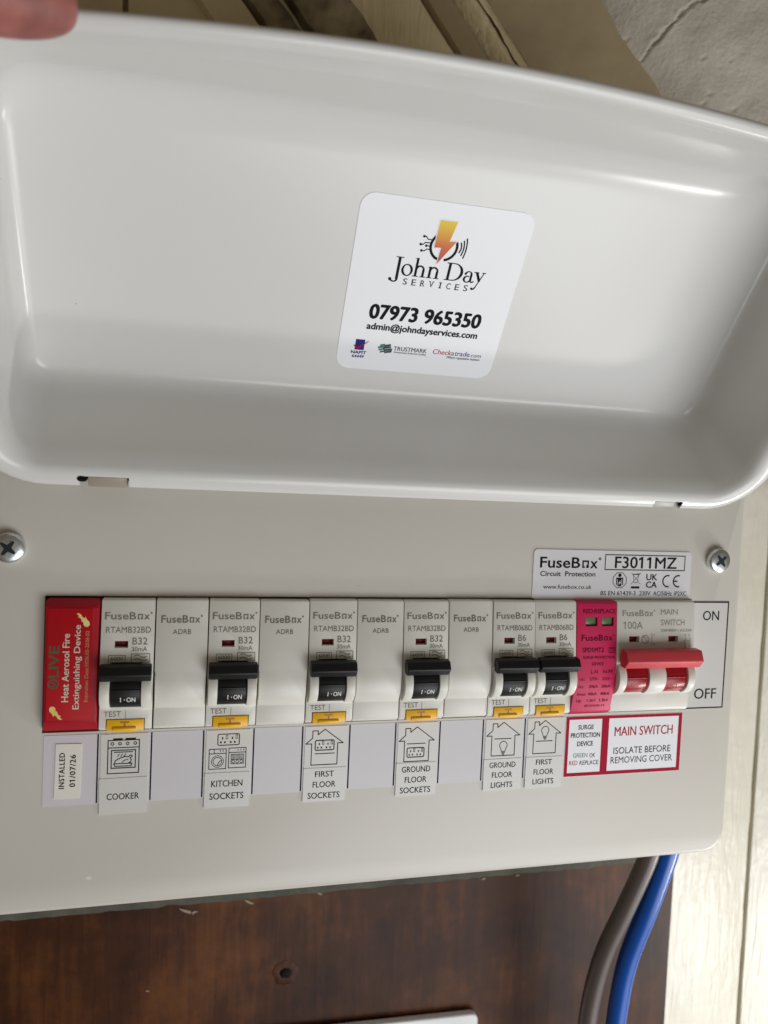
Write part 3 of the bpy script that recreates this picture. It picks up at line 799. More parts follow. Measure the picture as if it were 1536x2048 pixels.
# ---- fire extinguishing device
fd = thing('fire_suppression_module', 'red heat aerosol fire device at the end of the row with cream sideways lettering', 'fire device', (0, 0, 0))
bm = bmesh.new(); prism_x(bm, [(0, -12), (0, 2.0), (-2.6, 4.3), (-42.2, 4.3), (-45.9, 1.4), (-46.3, -12)], 0.15, 18.1)
for v in bm.verts:
    if v.co.z > 4: v.co.x = lerp(v.co.x, 9.1, 0.06)
top_corners(bm, 0.15, 18.1); bevel(bm, 0.35, 3, 25); link('housing', bm, 'firebox', fd)
bm = bmesh.new(); prism_z(bm, rrect(1.35, 15.9, -41.5, -2.9, 0.5, 3), 4.2, 4.55); bevel(bm, 0.12, 2, 60); link('faceplate', bm, 'fireplate', fd)
k = Ink(); k.vtext('Heat Aerosol Fire', -35.0, -11.6, 8.5, 2.15, 0.022); k.vtext('Extinguishing Device', -37.6, -8.6, 11.9, 1.95, 0.022); k.put('lettering', 'inkcream', fd, flat(4.62))
k = Ink(); k.vtext('Expiration Date:2026.02-2036.02', -35.2, -10.6, 14.7, 1.15); k.put('lettering', 'inktan', fd, flat(4.62))
k = Ink(); k.ring(3.6, -28.7, 1.75, 1.25); k.stroke([(3.0, -27.9), (4.3, -28.9), (3.1, -29.4), (4.2, -30.0)], 0.4); k.vtext('LIVE', -26.4, -15.8, 5.2, 3.0, 0.05); k.put('emblem', 'inkdkgreen', fd, flat(4.62))
k = Ink()
def flame(k, cx, cy, sg):
    p = [(-2.2, 2.3), (-1.5, 2.5), (-0.7, 2.0), (-0.2, 1.1), (0.5, 0.7), (0.9, 1.2), (1.3, 0.2), (2.1, -0.6), (2.3, -1.6), (1.9, -2.3), (1.2, -2.5), (0.5, -2.2), (0.1, -1.5), (0.2, -0.9), (-0.4, -0.6), (-0.7, 0.4), (-1.2, 1.0), (-1.7, 0.8), (-1.4, 1.6)]
    k.poly([(cx + sg * x * 0.95, cy + sg * y * 0.95) for x, y in p][::1])
flame(k, 12.6, -6.9, 1); k.put('flame_emblem', 'inkflame', fd, flat(4.62))
k = Ink(); flame(k, 4.7, -38.8, -1); k.put('flame_emblem', 'inkflame', fd, flat(4.62))

# ---- surge protection device
sp = thing('surge_protector', 'bright pink surge protection module with two green windows', 'surge protector', (198.2, 0, 0))
SPP = [(0, 3.2), (-30, 5.6), (-36, 4.9), (-45.2, 2.6)]
bm = bmesh.new(); prism_x(bm, [(0, -12), (0, 2.3), (-0.7, 3.3)] + [(y, z) for y, z in SPP[1:]] + [(-46.3, 1.4), (-46.4, -12)], 198.35, 216.0)
ed = None
for e_ in (198.35,): top_corners(bm, 198.35, 216.0)
bevel(bm, 0.2, 2, 25)
bm = cut(bm, [boxbm(202.3, 207.5, -10.1, -6.6, 2.4, 9), boxbm(209.6, 214.8, -10.1, -6.6, 2.4, 9)])
link('housing', bm, 'pink', sp)
for a in (202.5, 209.8):
    bm = bmesh.new(); prism_z(bm, rrect(a, a + 4.8, -9.9, -6.8, 0.5, 3), 1.8, 2.9); bevel(bm, 0.15, 2, 60); link('status_window', bm, 'green', sp)
def on_spd(x, y, dz): return (x, y, lerp_prof(SPP, y) + 0.08 + dz)
k = Ink(); k.text('RED:REPLACE', 201.0, 215.6, -4.9, 1.7, 0.03); logo(k, 200.5, 215.2, -15.9, 2.3, 0.03)
k.text('SPD1MT2', 201.0, 210.6, -20.5, 1.75, 0.03); k.frame(212.8, 215.7, -20.9, -18.7, 0.2); k.text('T2', 213.3, 215.2, -20.3, 1.2, 0.01)
k.text('SURGE PROTECTION', 201.3, 215.6, -23.1, 1.0, 0.025); k.text('DEVICE', 205.4, 210.6, -25.8, 1.15, 0.02)
k.text('L-N', 204.9, 208.0, -29.1, 1.45, 0.015); k.text('N-PE', 210.4, 214.8, -29.1, 1.45, 0.015)
for (a, b, c_, y) in (('Uc:', '275V~', '255V~', -31.9), ('In:', '20kA', '20kA', -35.1), ('Imax:', '40kA', '40kA', -38.3), ('Up:', '1.5kV', '1.5kV', -41.2)):
    k.text(a, 200.0, 202.5 if a != 'Imax:' else 203.9, y, 1.25, 0.012); k.text(b, 204.6, 208.7, y, 1.25, 0.012); k.text(c_, 210.2, 214.4, y, 1.25, 0.012)
k.text('IEC61643-11', 204.2, 213.0, -43.4, 0.95, 0.012)
k.put('lettering', 'inkmaroon', sp, on_spd)

# ---- main switch
ms = thing('main_switch', 'double-width grey main switch with wide red toggle bar', 'main switch', (216.2, 0, 0))
hb = bmesh.new()
sub = thing('tmp_switch', 'x', 'x', (0, 0, 0))
h = housing(36.6, [(3.75, 14.1), (21.9, 32.2)], [(5.75, 10.4, -16.9, -14.3, 0, 9), (24.0, 28.6, -16.9, -14.3, 0, 9)], 'housing', sub, cheeks=[(0.4, 3.72), (14.13, 21.87), (32.23, 35.6)])
h.parent = ms; ORG[h.name] = (0, 0, 0)
HEXR = [(-18.8, 6.4), (-19.1, 10.6), (-23.2, 12.4), (-26.4, 9.7), (-25.8, 6.4), (-22.4, 5.7)]
tg, dr = toggle(sub, 3.95, 13.9, 1.0, 36.0, HEXR, 'red', drums=[(3.95, 13.9), (22.1, 32.0)], dm='redgloss_shade')
tg.parent = ms
k = Ink()
for a in (4.6, 22.7): k.text('I-ON', a, a + 5.2, -35.0, 1.9, 0.0)
o = k.put('lettering', 'inkpinkish', tg, drum_pt)
for a in (5.6, 23.85):
    bm = bmesh.new(); box(bm, a, a + 4.9, -17.0, -14.2, 1.8, 2.4); q = link('trip_flag', bm, 'flag', sub); q.parent = ms
k = Ink(); logo(k, 2.6, 17.6, -6.1, 2.4, 0.02); k.text('100A', 3.1, 12.0, -11.3, 2.9); k.text('MAIN', 20.4, 28.3, -5.5, 2.2); k.text('SWITCH', 20.4, 31.6, -9.9, 2.3)
k.text('230/400V~ AC22A', 20.4, 35.2, -12.5, 1.0, 0.01)
k.ring(13.2, -15.5, 1.75, 1.5); k.stroke([(12.2, -14.5), (14.2, -16.5)], 0.22); k.stroke([(12.3, -14.4), (14.3, -14.9)], 0.18)
k.rect(16.1, 16.3, -18.0, -13.2); k.text('I', 17.1, 17.3, -14.3, 1.0); k.text('0', 17.0, 17.8, -18.1, 1.1)
for a in (31.6, 33.6):
    k.text('1' if a < 32 else '3', a, a + 0.6, -14.4, 0.9); k.stroke([(a + 0.3, -15.0), (a + 0.9, -16.0)], 0.18); k.stroke([(a + 0.3, -16.3), (a + 0.3, -18.0)], 0.18)
    k.text('2' if a < 32 else '4', a, a + 0.6, -19.2, 0.9)
k.stroke([(31.2, -16.3), (34.6, -16.3)], 0.16)
q = k.put('lettering', mat('pale_grey_print', (0.30, 0.295, 0.255, 1), 0.6, 0.2, vary=0.06), sub, on_face); q.parent = ms
bpy.data.objects.remove(sub)

# ================================================================== stickers on the cover
def sheet(name, m, parent, poly, z0, z1):
    bm = bmesh.new(); prism_z(bm, poly, z0, z1); fixn(bm); return link(name, bm, m, parent, ang=40)
def quad(x0, x1, y0, y1, rot=0.0, sk=0.0):
    cx, cy = (x0 + x1) / 2, (y0 + y1) / 2; c_, s_ = math.cos(math.radians(rot)), math.sin(math.radians(rot))
    return [(cx + (x - cx) * c_ - (y - cy) * s_, cy + (x - cx) * s_ + (y - cy) * c_) for x, y in ((x0, y0), (x1, y0), (x1, y1), (x0, y1))]

mp_ = thing('maker_sticker', 'white sticker printed F3011MZ above the main switch', 'sticker', (216, 0, 0))
bm = bmesh.new(); prism_z(bm, rrect(179.8, 252.0, 0.15, 20.3, 1.6, 5), 0.0, 0.35); fixn(bm)
link('film', bm, 'platepaper', mp_, ang=40)
k = Ink(); logo(k, 182.6, 209.6, 13.0, 4.2, 0.03); k.text('Circuit  Protection', 182.9, 207.4, 9.6, 1.9, 0.03); k.text('www.fusebox.co.uk', 184.4, 206.0, 4.45, 1.65, 0.012)
k.frame(211.4, 249.0, 12.3, 18.8, 0.38); k.text('F3011MZ', 216.0, 245.0, 13.25, 4.6, 0.022)
k.text('BS EN 61439-3', 210.2, 226.3, 1.95, 1.75, 0.012); k.text('230V', 228.0, 233.3, 1.95, 1.75, 0.012); k.text('AC/50Hz', 234.6, 243.4, 1.95, 1.75, 0.012); k.text('IP2XC', 244.6, 250.4, 1.95, 1.75, 0.012)
oc = [(218.6 + 3.25 * math.cos(math.radians(22.5 + 45 * i)), 8.15 + 3.35 * math.sin(math.radians(22.5 + 45 * i))) for i in range(8)]
k.stroke(oc + oc[:1], 0.26)
k.disc(218.6, 10.2, 0.75); k.rect(217.0, 217.45, 6.2, 9.2); k.rect(219.75, 220.2, 6.2, 9.2)
k.rect(217.0, 220.2, 8.6, 9.25); k.poly([(217.75, 5.6), (219.45, 5.6), (219.45, 8.6), (217.75, 8.6)])
k.stroke([(223.9, 11.3), (228.3, 6.6)], 0.16); k.stroke([(228.3, 11.3), (223.9, 6.6)], 0.16)
k.stroke([(224.9, 10.6), (227.3, 10.6), (226.9, 7.2), (225.3, 7.2), (224.9, 10.6)], 0.2); k.stroke([(224.6, 10.6), (227.6, 10.9)], 0.3); k.rect(224.0, 227.9, 4.8, 5.7)
k.text('UK', 230.9, 236.1, 8.35, 2.5, 0.035); k.text('CA', 230.9, 236.1, 5.2, 2.5, 0.035)
k.ring(241.2, 8.0, 2.65, 2.05, 75, 285); k.ring(246.2, 8.0, 2.65, 2.05, 75, 285); k.rect(243.7, 245.8, 7.7, 8.3)
k.put('lettering', 'inkblack', mp_, flat(0.38))
k = Ink(); k.poly([(219.1, 8.3), (218.0, 7.0), (218.6, 7.0), (218.1, 5.9), (219.3, 7.3), (218.7, 7.3)]); k.put('bolt_mark', 'inkwhite', mp_, flat(0.44))

oo = thing('switch_position_sticker', 'white sticker with black border reading ON and OFF beside the main switch', 'sticker', (263, -46, 0))
sheet('film', 'tape', oo, quad(253.7, 272.1, -46.8, -0.5), 0.0, 0.16)
k = Ink(); k.rect(253.8, 272.0, -1.15, -0.55); k.rect(271.45, 272.05, -46.2, -1.15); k.rect(253.8, 272.05, -46.75, -46.2)
k.text('ON', 259.4, 267.4, -8.6, 3.95, 0.014); k.text('OFF', 257.4, 268.3, -42.5, 4.35, 0.014); k.put('lettering', 'inkblack', oo, flat(0.2))

rs = thing('warning_sticker', 'red bordered sticker reading MAIN SWITCH below the pink and main switch modules', 'sticker', (225, -73, 0))
sheet('film', 'paper', rs, quad(198.2, 252.4, -73.25, -48.3), 0.0, 0.16)
k = Ink(); k.rect(198.25, 252.35, -49.55, -48.35); k.rect(198.25, 252.35, -73.2, -71.75); k.rect(198.25, 199.6, -71.75, -49.55); k.rect(214.5, 217.75, -71.75, -49.55); k.rect(250.7, 252.35, -71.75, -49.55)
k.put('border', 'inkred', rs, flat(0.19))
k = Ink(); k.text('SURGE', 203.7, 210.7, -53.75, 1.85, 0.022); k.text('PROTECTION', 200.5, 213.8, -57.1, 1.9, 0.022); k.text('DEVICE', 203.6, 210.8, -60.65, 1.9, 0.022)
k.text('OK', 209.5, 212.1, -65.6, 1.75); k.text('REPLACE', 205.2, 213.7, -68.6, 1.75); k.text('ISOLATE BEFORE', 220.5, 247.5, -64.7, 2.7); k.text('REMOVING COVER', 219.4, 248.6, -68.7, 2.7); k.put('lettering', 'inkblack', rs, flat(0.19))
k = Ink(); k.text('MAIN SWITCH', 220.5, 248.1, -57.1, 3.8, 0.016); k.text('RED', 200.4, 204.2, -68.5, 1.75); k.put('lettering', 'inkred', rs, flat(0.19))
k = Ink(); k.text('GREEN', 202.0, 208.5, -65.4, 1.75); k.put('lettering', 'inkgreen', rs, flat(0.19))

st = thing('circuit_strip_sticker', 'long plain strip sticker with black dividing lines under the row of modules', 'sticker', (100, -73, 0))
sheet('film', 'strip', st, quad(0.3, 198.0, -73.0, -48.0), 0.0, 0.14)
k = Ink()
for i in range(1, 11): k.rect(18 * i - 0.3, 18 * i + 0.22, -72.7, -48.1)
k.put('dividing_line', 'inkblack', st, flat(0.17))

dt = thing('date_label', 'small cream label reading INSTALLED turned sideways on the strip', 'label', (8, -70, 0))
sheet('tape', 'creamtape', dt, [(4.0, -70.3), (12.4, -70.5), (12.75, -51.2), (4.3, -51.0)], 0.14, 0.4)
k = Ink(); k.vtext('INSTALLED', -66.8, -54.2, 7.3, 1.75, 0.035, 1.15); k.vtext('01/07/26', -66.3, -55.0, 10.85, 1.8, 0.035, 1.15); k.put('lettering', 'inkblack', dt, flat(0.44))

LG = 'circuit labels under the breakers'
def house(k, cx, y0):
    """outline of a house with chimney, roof apex at y0"""
    p = [(cx - 4.9, y0 - 13.5), (cx - 4.9, y0 - 5.4), (cx - 7.1, y0 - 5.4), (cx - 4.6, y0 - 3.2), (cx - 4.6, y0 - 0.5), (cx - 2.6, y0 - 0.5), (cx - 2.6, y0 - 2.0), (cx, y0), (cx + 7.1, y0 - 5.4), (cx + 5.0, y0 - 5.4), (cx + 5.0, y0 - 13.5), (cx - 4.9, y0 - 13.5)]
    k.stroke(p, 0.32)
def socket(k, x0, x1, y0, y1, t=0.34):
    k.frame(x0, x1, y0, y1, t, 0.7); w_ = x1 - x0; h_ = y1 - y0
    for i, c_ in enumerate((0.2, 0.64)):
        k.rect(x0 + w_ * c_, x0 + w_ * (c_ + 0.055), y0 + h_ * 0.52, y0 + h_ * 0.72)
        k.frame(x0 + w_ * (c_ + 0.17), x0 + w_ * (c_ + 0.27), y0 + h_ * 0.55, y0 + h_ * 0.88, 0.17)
        k.rect(x0 + w_ * (c_ - 0.08), x0 + w_ * (c_ - 0.01), y0 + h_ * 0.2, y0 + h_ * 0.36); k.rect(x0 + w_ * (c_ + 0.1), x0 + w_ * (c_ + 0.17), y0 + h_ * 0.2, y0 + h_ * 0.36)
def bulb(k, cx, yt):
    R_ = 1.75
    k.ring(cx, yt - R_, R_, R_ - 0.28, -50, 230, 24)
    k.stroke([(cx - 1.1, yt - 3.05), (cx - 0.75, yt - 4.2), (cx + 0.75, yt - 4.2), (cx + 1.1, yt - 3.05)], 0.26)
    for i, w_ in enumerate((0.8, 0.65, 0.4)): k.rect(cx - w_, cx + w_, yt - 4.75 - 0.42 * i, yt - 4.5 - 0.42 * i)
def circuit(x0, lines, icon, label, ysplit=-64.0, rots=(0, 0), textgeo=None):
    t = thing('circuit_label', label, 'label', (x0 + 8, -77, 0), LG)
    sheet('icon_tape', 'tape', t, quad(x0 + 0.15, x0 + 16.1, ysplit - 0.4, -48.25, rots[0]), 0.14, 0.34)
    sheet('text_tape', 'tape', t, quad(x0, x0 + 16.1, -76.9, ysplit, rots[1]), 0.2, 0.5)
    k = Ink(); icon(k, x0 + 8.0); k.put('icon', 'inkblack', t, flat(0.38))
    k = Ink()
    for s_, y, w_, h_ in lines: k.text(s_, x0 + 8.0 - w_ / 2, x0 + 8.0 + w_ / 2, y, h_, 0.014)
    k.put('lettering', 'inkblack', t, flat(0.54))
    return t
def ic_cooker(k, cx):
    x0, x1 = cx - 5.6, cx + 5.2; yb, yt = -62.5, -50.3
    k.frame(x0, x1, yb, yt, 0.34); k.rect(x0, x1, -53.3, -52.98); k.rect(x0 + 1.8, x0 + 5.0, yt, yt + 0.55); k.rect(x1 - 4.9, x1 - 1.4, yt, yt + 0.55)
    for i in range(4): k.ring(x0 + 1.6 + 2.55 * i, -51.7, 0.62, 0.34, n=14)
    k.frame(x0 + 1.2, x1 - 1.2, -60.6, -53.9, 0.34); k.rect(x0 + 2.2, x1 - 2.2, -54.9, -54.6)
    k.stroke([(cx - 3.4, -58.9), (cx + 2.8, -58.9), (cx + 2.4, -59.8), (cx - 3.0, -59.8), (cx - 3.4, -58.9)], 0.3)
    k.stroke([(cx - 3.0, -58.7), (cx - 3.0, -57.9), (cx - 1.6, -57.0), (cx + 0.3, -56.4), (cx + 1.5, -56.5), (cx + 2.3, -55.9), (cx + 2.8, -56.3), (cx + 2.1, -57.0), (cx + 2.5, -57.6), (cx + 2.3, -58.4), (cx + 1.6, -58.7)], 0.3)
    k.stroke([(cx - 0.6, -58.5), (cx + 0.2, -57.7), (cx + 1.4, -57.5)], 0.26)
    for d in (-2.2, -1.1, 0.0): k.stroke([(cx + d, -56.3), (cx + d + 0.6, -55.4)], 0.24)
circuit(18.8, [('COOKER', -71.7, 10.9, 2.2)], ic_cooker, 'label with an oven picture reading COOKER', -64.0, (0.4, 0.6))
def ic_kitchen(k, cx):
    socket(k, cx - 3.9, cx + 4.1, -54.0, -49.6, 0.32)
    k.frame(cx - 6.8, cx - 0.5, -62.7, -55.1, 0.26); k.rect(cx - 6.8, cx - 0.5, -57.0, -56.75); k.rect(cx - 5.0, cx - 4.8, -56.9, -55.2); k.disc(cx - 2.7, -55.95, 0.24, 8); k.disc(cx - 1.7, -55.95, 0.24, 8)
    k.ring(cx - 3.65, -59.8, 2.25, 2.03); k.ring(cx - 3.65, -59.8, 1.65, 1.42); k.stroke([(cx - 2.2, -59.3), (cx - 3.1, -60.0), (cx - 3.6, -61.1)], 0.22)
    k.frame(cx + 0.2, cx + 6.6, -62.5, -54.9, 0.26); k.rect(cx + 0.2, cx + 6.6, -56.8, -56.55)
    for i in range(3): k.disc(cx + 3.6 + 1.05 * i, -55.85, 0.22, 8)
    k.frame(cx + 1.1, cx + 5.8, -61.0, -57.3, 0.2)
    for i in range(9): k.rect(cx + 1.5 + 0.45 * i, cx + 1.68 + 0.45 * i, -59.2, -57.6)
    k.rect(cx + 1.1, cx + 5.8, -59.4, -59.2)
    for i in range(3): k.ring(cx + 2.0 + 1.45 * i, -60.1, 0.62, 0.42, n=14)
circuit(54.8, [('KITCHEN', -69.15, 11.2, 2.3), ('SOCKETS', -73.8, 12.2, 2.3)], ic_kitchen, 'label with socket, washer and dishwasher pictures reading KITCHEN SOCKETS', -64.0, (0.3, 0.0))
def ic_ffs(k, cx):
    house(k, cx - 0.4, -49.4); socket(k, cx - 4.1, cx + 3.4, -57.5, -53.4, 0.36); k.rect(cx - 4.0, cx + 3.6, -58.8, -58.5)
circuit(90.8, [('FIRST', -67.5, 7.2, 2.15), ('FLOOR', -71.5, 8.7, 2.2), ('SOCKETS', -75.7, 12.2, 2.2)], ic_ffs, 'label with a house and upstairs socket reading FIRST FLOOR SOCKETS', -64.1, (0.0, -0.2))
def ic_gfs(k, cx):
    house(k, cx - 0.2, -49.9); socket(k, cx - 4.1, cx + 3.1, -61.9, -57.9, 0.36); k.rect(cx - 4.1, cx + 3.4, -56.6, -56.3)
circuit(126.8, [('GROUND', -67.6, 11.5, 2.25), ('FLOOR', -71.7, 8.8, 2.25), ('SOCKETS', -75.8, 12.3, 2.25)], ic_gfs, 'label with a house and downstairs socket reading GROUND FLOOR SOCKETS', -63.9, (0.2, 0.1))
def ic_gfl(k, cx):
    house(k, cx - 0.2, -49.4); k.rect(cx - 4.0, cx + 3.3, -56.2, -55.9); bulb(k, cx + 0.0, -57.0)
circuit(162.9, [('GROUND', -67.7, 11.2, 2.15), ('FLOOR', -71.7, 8.7, 2.15), ('LIGHTS', -75.8, 9.2, 2.15)], ic_gfl, 'label with a house and downstairs bulb reading GROUND FLOOR LIGHTS', -64.2, (0.0, 0.5))
def ic_ffl(k, cx):
    house(k, cx - 0.2, -49.3); k.rect(cx - 4.0, cx + 3.3, -57.9, -57.6); bulb(k, cx - 0.1, -51.6)
circuit(180.95, [('FIRST', -67.4, 7.1, 2.15), ('FLOOR', -71.4, 8.7, 2.15), ('LIGHTS', -75.4, 9.2, 2.15)], ic_ffl, 'label with a house and upstairs bulb reading FIRST FLOOR LIGHTS', -64.2, (0.2, -0.3))

# ================================================================== business sticker inside the lid
bs = thing('contact_sticker', 'white rounded square business sticker with lightning bolt logo inside the open lid', 'sticker', tuple(LID(4, 29, 45)))
def on_lid(w_): return lambda x, y, dz: tuple(LID(x, y, 45 - w_ - dz))
bm = bmesh.new(); poly = rrect(-27.4, 36.0, 28.9, 95.2, 5.2, 8)
prism_z(bm, poly, 0, 0.22); fixn(bm)
for v in bm.verts: v.co = LID(v.co.x, v.co.y, 45 - v.co.z)
link('film', bm, 'paper', bs, ang=40)
k = Ink()
# serif name, drawn from stems, bowls and slab serifs; baseline 68, capitals to 74.6, small letters to 72.2
B0, CPH, XH = 68.0, 74.6, 72.3
def serif(x, y, w_=1.9): k.rect(x - w_ / 2, x + w_ / 2, y - 0.16, y + 0.16)
# J
k.rect(-10.65, -9.6, 66.3, CPH); serif(-10.1, CPH - 0.12, 2.9); k.ring(-11.2, 66.5, 1.6, 0.85, 180 + 20, 360, 14, roy=1.35, riy=0.85); k.disc(-12.5, 66.2, 0.62)
# o
k.ring(-6.8, 70.1, 2.15, 1.25, 0, 360, 30, roy=2.25, riy=1.85, tilt=12)
# h
k.rect(-3.95, -3.05, B0, 74.9); k.poly([(-4.7, 74.5), (-3.3, 75.0), (-3.3, 74.5)]); serif(-3.5, B0 + 0.14, 2.2)
k.ring(-2.05, 70.6, 1.75, 1.0, 0, 175, 16, roy=1.75, riy=1.15); k.rect(-1.2, -0.3, B0, 70.7); serif(-0.75, B0 + 0.14, 2.1)
# n
k.rect(1.25, 2.15, B0, XH); k.poly([(0.5, 71.8), (1.9, 72.3), (1.9, 71.8)]); serif(1.7, B0 + 0.14, 2.1)
k.ring(3.15, 70.6, 1.75, 1.0, 0, 175, 16, roy=1.75, riy=1.15); k.rect(4.0, 4.9, B0, 70.7); serif(4.45, B0 + 0.14, 2.1)
# D
k.rect(8.3, 9.3, B0, CPH); k.rect(7.5, 10.6, B0, B0 + 0.34); k.rect(7.5, 10.6, CPH - 0.34, CPH)
k.ring(10.5, 71.3, 3.75, 2.65, -90, 90, 24, roy=3.3, riy=2.95)
# a
k.rect(17.15, 18.0, 68.5, 71.2); k.ring(16.5, 71.0, 1.5, 0.72, 0, 165, 14, roy=1.3, riy=0.95); k.disc(15.3, 71.2, 0.45, 10)
k.ring(16.25, 69.2, 1.6, 0.75, 60, 330, 18, roy=1.35, riy=0.95); k.stroke([(17.5, 68.5), (18.2, 68.15), (18.9, 68.5)], 0.5)
# y
k.poly([(18.95, 72.1), (20.1, 72.1), (21.55, 69.0), (20.85, 68.3)]); k.poly([(22.1, 72.1), (22.5, 72.1), (20.2, 66.2), (19.7, 66.0)]); serif(19.4, 72.1, 2.0); serif(22.3, 72.1, 1.5)
k.stroke([(20.1, 66.4), (19.6, 65.7), (19.1, 65.6)], 0.5); k.disc(18.9, 65.8, 0.5)
for i, ch in enumerate('SERVICES'):
    x = -7.6 + 3.33 * i; wch = 0.5 if ch == 'I' else 1.65
    k.text(ch, x + (0.8 if ch == 'I' else 0.1), x + (0.8 if ch == 'I' else 0.1) + wch, 64.65, 2.25, 0.012)
    if ch in 'EI': k.rect(x + (0.45 if ch == 'I' else 0), x + 1.6, 64.62, 64.85); k.rect(x + (0.45 if ch == 'I' else 0), x + 1.6, 66.65, 66.9)
    if ch == 'R': k.rect(x - 0.05, x + 0.8, 64.62, 64.85)
    if ch == 'V': k.rect(x - 0.2, x + 0.7, 66.7, 66.92); k.rect(x + 1.2, x + 2.0, 66.7, 66.92)
k.text('07973 965350', -17.8, 26.3, 50.4, 5.5, 0.055); k.text('admin@johndayservices.com', -17.8, 26.4, 46.0, 2.55, 0.05)
# ring, circuit traces and radio waves of the logo
k.ring(4.8, 79.95, 5.35, 4.4, -78, 27, 22); k.ring(4.8, 79.95, 5.35, 4.4, 122, 258, 26)
for i, (x, a, b) in enumerate(((10.9, 82.0, 78.5), (11.85, 82.8, 77.6), (12.8, 83.7, 76.7))):
    k.stroke([(x + 0.45 * math.sin(math.pi * j / 8) - 0.1, lerp(a, b, j / 8)) for j in range(9)], 0.5)
for pts in ([(-3.1, 82.8), (-2.3, 82.8), (-1.5, 81.9), (-0.2, 81.9)], [(-3.8, 79.9), (-3.0, 79.9), (-2.2, 80.7), (-0.4, 80.7)], [(-1.7, 79.6), (-0.5, 79.6)], [(-3.1, 77.7), (-2.0, 77.7), (-1.3, 78.4), (-0.3, 78.4)]):
    k.stroke(pts, 0.36); k.disc(pts[0][0], pts[0][1], 0.48, 10)
k.text('Where reputation matters', 16.0, 30.0, 36.6, 1.0, 0.02, shear=0.2)
k.put('lettering', 'inkblack', bs, on_lid(0.26))
k = Ink(); k.poly([(1.15, 89.3), (8.2, 89.3), (6.75, 82.3), (9.5, 82.55), (3.2, 72.9), (3.55, 79.2), (1.0, 79.1)]); k.put('bolt_halo', 'paper', bs, on_lid(0.30))
k = Ink(); k.poly([(1.45, 89.05), (7.85, 89.05), (6.4, 82.0), (9.0, 82.25), (3.5, 73.5), (3.85, 79.5), (1.3, 79.35)]); k.put('bolt_emblem', 'bolt', bs, on_lid(0.36))
k = Ink(); k.rect(-20.9, -17.3, 37.0, 41.4); k.text('NAPIT', -22.1, -16.1, 35.35, 1.2, 0.06); k.text('64449', -21.5, -16.8, 33.7, 1.15, 0.05); k.put('emblem', 'inkblue', bs, on_lid(0.26))
k = Ink(); k.poly([(-21.6, 38.9), (-20.9, 39.0), (-20.0, 38.0), (-16.0, 41.0), (-15.9, 40.8), (-19.9, 37.1)]); k.put('tick_emblem', 'inkred', bs, on_lid(0.32))
k = Ink(); k2 = Ink()
for i, (x, l, y) in enumerate(((-11.2, 3.6, 39.6), (-11.9, 4.4, 38.7), (-11.5, 4.6, 37.8), (-10.9, 4.0, 36.9))):
    h_ = 0.36
    k.poly([(x, y - h_), (x + l * 0.5, y - h_ + 0.5), (x + l * 0.5, y + h_ + 0.5), (x, y + h_)]); k2.poly([(x + l * 0.45, y - h_ - 0.1), (x + l * 1.15, y - h_ + 0.5), (x + l * 1.15, y + h_ + 0.6), (x + l * 0.45, y + h_)])
k.put('emblem', 'inkteal', bs, on_lid(0.26))
k2.text('TRUSTMARK', -5.7, 7.7, 38.0, 1.7, 0.02); k2.text('Government Endorsed Quality', -5.4, 7.7, 36.95, 0.75, 0.01)
k2.put('lettering', mat('deep_teal_print', (0.012, 0.028, 0.045, 1), 0.5), bs, on_lid(0.29))
k = Ink(); k.text('Checka', 10.1, 18.9, 38.0, 2.05, 0.012, shear=0.08); k.put('lettering', 'inkred', bs, on_lid(0.26))
k = Ink(); k.text('trade', 19.1, 25.3, 38.0, 2.05, 0.012, shear=0.08); k.text('.com', 25.4, 30.2, 38.0, 1.6, 0.0, shear=0.08); k.put('lettering', 'inkblue', bs, on_lid(0.26))

# ================================================================== cables and the box below
cab = bmesh.new()
tube(cab, [(261, -98, -26), (261, -115, -27), (259.5, -127, -28), (254, -152, -34), (248.5, -180, -42), (246.5, -207, -48), (246.5, -236, -52), (247, -280, -56), (248, -330, -58)], 4.5)
fixn(cab); o = link('brown_cable', cab, 'brown', None, origin=(262, -108, -27)); tag(o, 'brown sheathed cable dropping from under the unit, beside the blue one', 'cable')
cab = bmesh.new()
tube(cab, [(271, -98, -26), (271, -115, -27), (269.6, -127, -28), (265.5, -155, -34), (262, -184, -42), (261.5, -208, -47), (262, -236, -51), (263, -280, -56), (264, -330, -58)], 4.8)
fixn(cab); o = link('blue_cable', cab, 'blue', None, origin=(273, -108, -27)); tag(o, 'blue sheathed cable dropping from under the unit', 'cable')

jb = thing('junction_box', 'corner of a white plastic plate at the bottom edge, on the plywood', 'box', (140, -300, -100))
bm = bmesh.new(); prism_z(bm, [(x, y - 0.030 * (x - 207)) for x, y in rrect(60, 207, -330, -243.6, 4, 6)], -99.5, -95); bevel(bm, 1.0, 3, 50); link('case', bm, 'box', jb)
k = Ink(); k.stroke([(169.0, -249.5), (171.0, -246.6), (174.8, -245.6), (177.2, -247.2), (176.2, -250), (172.5, -252.0)], 0.5); k.put('handwriting', 'inkblack', jb, flat(-94.9))

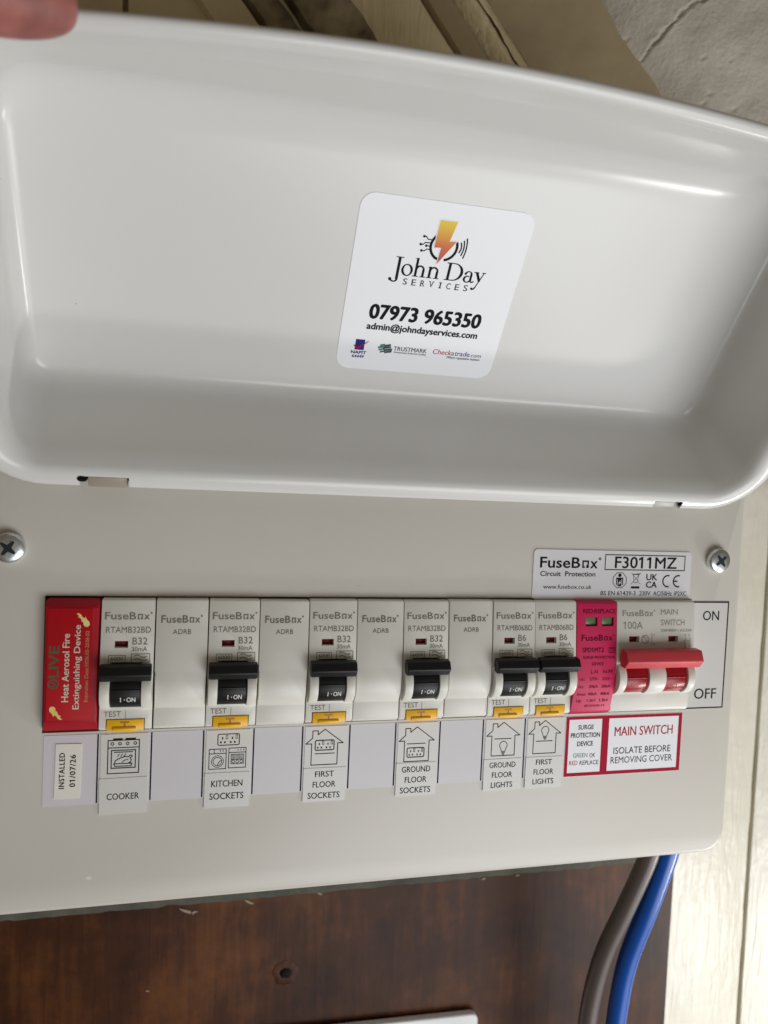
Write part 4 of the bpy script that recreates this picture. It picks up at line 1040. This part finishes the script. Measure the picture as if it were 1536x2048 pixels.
# ================================================================== hand holding the lid open
hand = thing('hand', 'thumb of a bare hand gripping the top corner of the open lid', 'hand', (-135, 160, 85))
nodes = {'fore': ((-250, 168, 110), 30, None), 'wrist': ((-150, 162, 92), 25, 'fore'), 'palm': ((-98, 165, 76), 22, 'wrist'),
         'th0': ((-72, 152, 98), 14, 'palm'), 'th1': ((-32, 148.5, 104), 11.0, 'th0'), 'th2': ((-9, 143.4, 99.5), 9.9, 'th1'), 'th3': ((7, 143.6, 97.2), 9.0, 'th2'), 'th4': ((15.5, 144.6, 95.8), 7.6, 'th3'), 'th5': ((20.5, 146.0, 94.8), 4.6, 'th4')}
for i, (z, ln) in enumerate(((86, 0), (67, 6), (48, 3), (30, -8))):
    nodes['k%d' % i] = ((-64, 178, z), 10, 'palm'); nodes['m%d' % i] = ((-34, 180, z + 1), 8.6, 'k%d' % i); nodes['e%d' % i] = ((-10 + ln, 176, z), 8.0, 'm%d' % i); nodes['f%d' % i] = ((4 + ln, 171.5, z - 1), 6.6, 'e%d' % i)
me = bpy.data.meshes.new('hand_skin'); names = list(nodes); idx = {n_: i for i, n_ in enumerate(names)}
me.from_pydata([nodes[n_][0] for n_ in names], [(idx[n_], idx[nodes[n_][2]]) for n_ in names if nodes[n_][2]], [])
ho = bpy.data.objects.new('hand_skin', me); COL.objects.link(ho)
sk = ho.modifiers.new('s', 'SKIN'); sk.use_smooth_shade = True; sk.branch_smoothing = 0.3
for n_, i in idx.items():
    me.skin_vertices[0].data[i].radius = (nodes[n_][1], nodes[n_][1]); me.skin_vertices[0].data[i].use_root = (n_ == 'palm')
sb = ho.modifiers.new('u', 'SUBSURF'); sb.levels = 3; sb.render_levels = 3
dg = bpy.context.evaluated_depsgraph_get(); em = bpy.data.meshes.new_from_object(ho.evaluated_get(dg))
bm = bmesh.new(); bm.from_mesh(em); bpy.data.objects.remove(ho); bpy.data.meshes.remove(me); bpy.data.meshes.remove(em)
link('skin', bm, 'skin', hand, ang=180)
bm = bmesh.new(); gr = []                                   # thumb nail on the upper side
for i in range(9):
    r = []
    for j in range(9):
        a = math.radians(-52 + 104 * j / 8); x = 4 + 17 * i / 8; f_ = i / 8; rr = 8.2 - 2.2 * f_ ** 2
        yc = 143.2 + 0.10 * x; zc = 99.0 - 0.14 * x
        r.append(bm.verts.new((x - 1.8 * math.sin(a) ** 2 * f_, yc + rr * math.cos(a), zc + rr * math.sin(a) * 0.85 + 2.0)))
    gr.append(r)
for a, b in zip(gr, gr[1:]):
    for j in range(8): bm.faces.new((a[j], a[j + 1], b[j + 1], b[j]))
fixn(bm); link('thumb_nail', bm, 'nail', hand, ang=180)
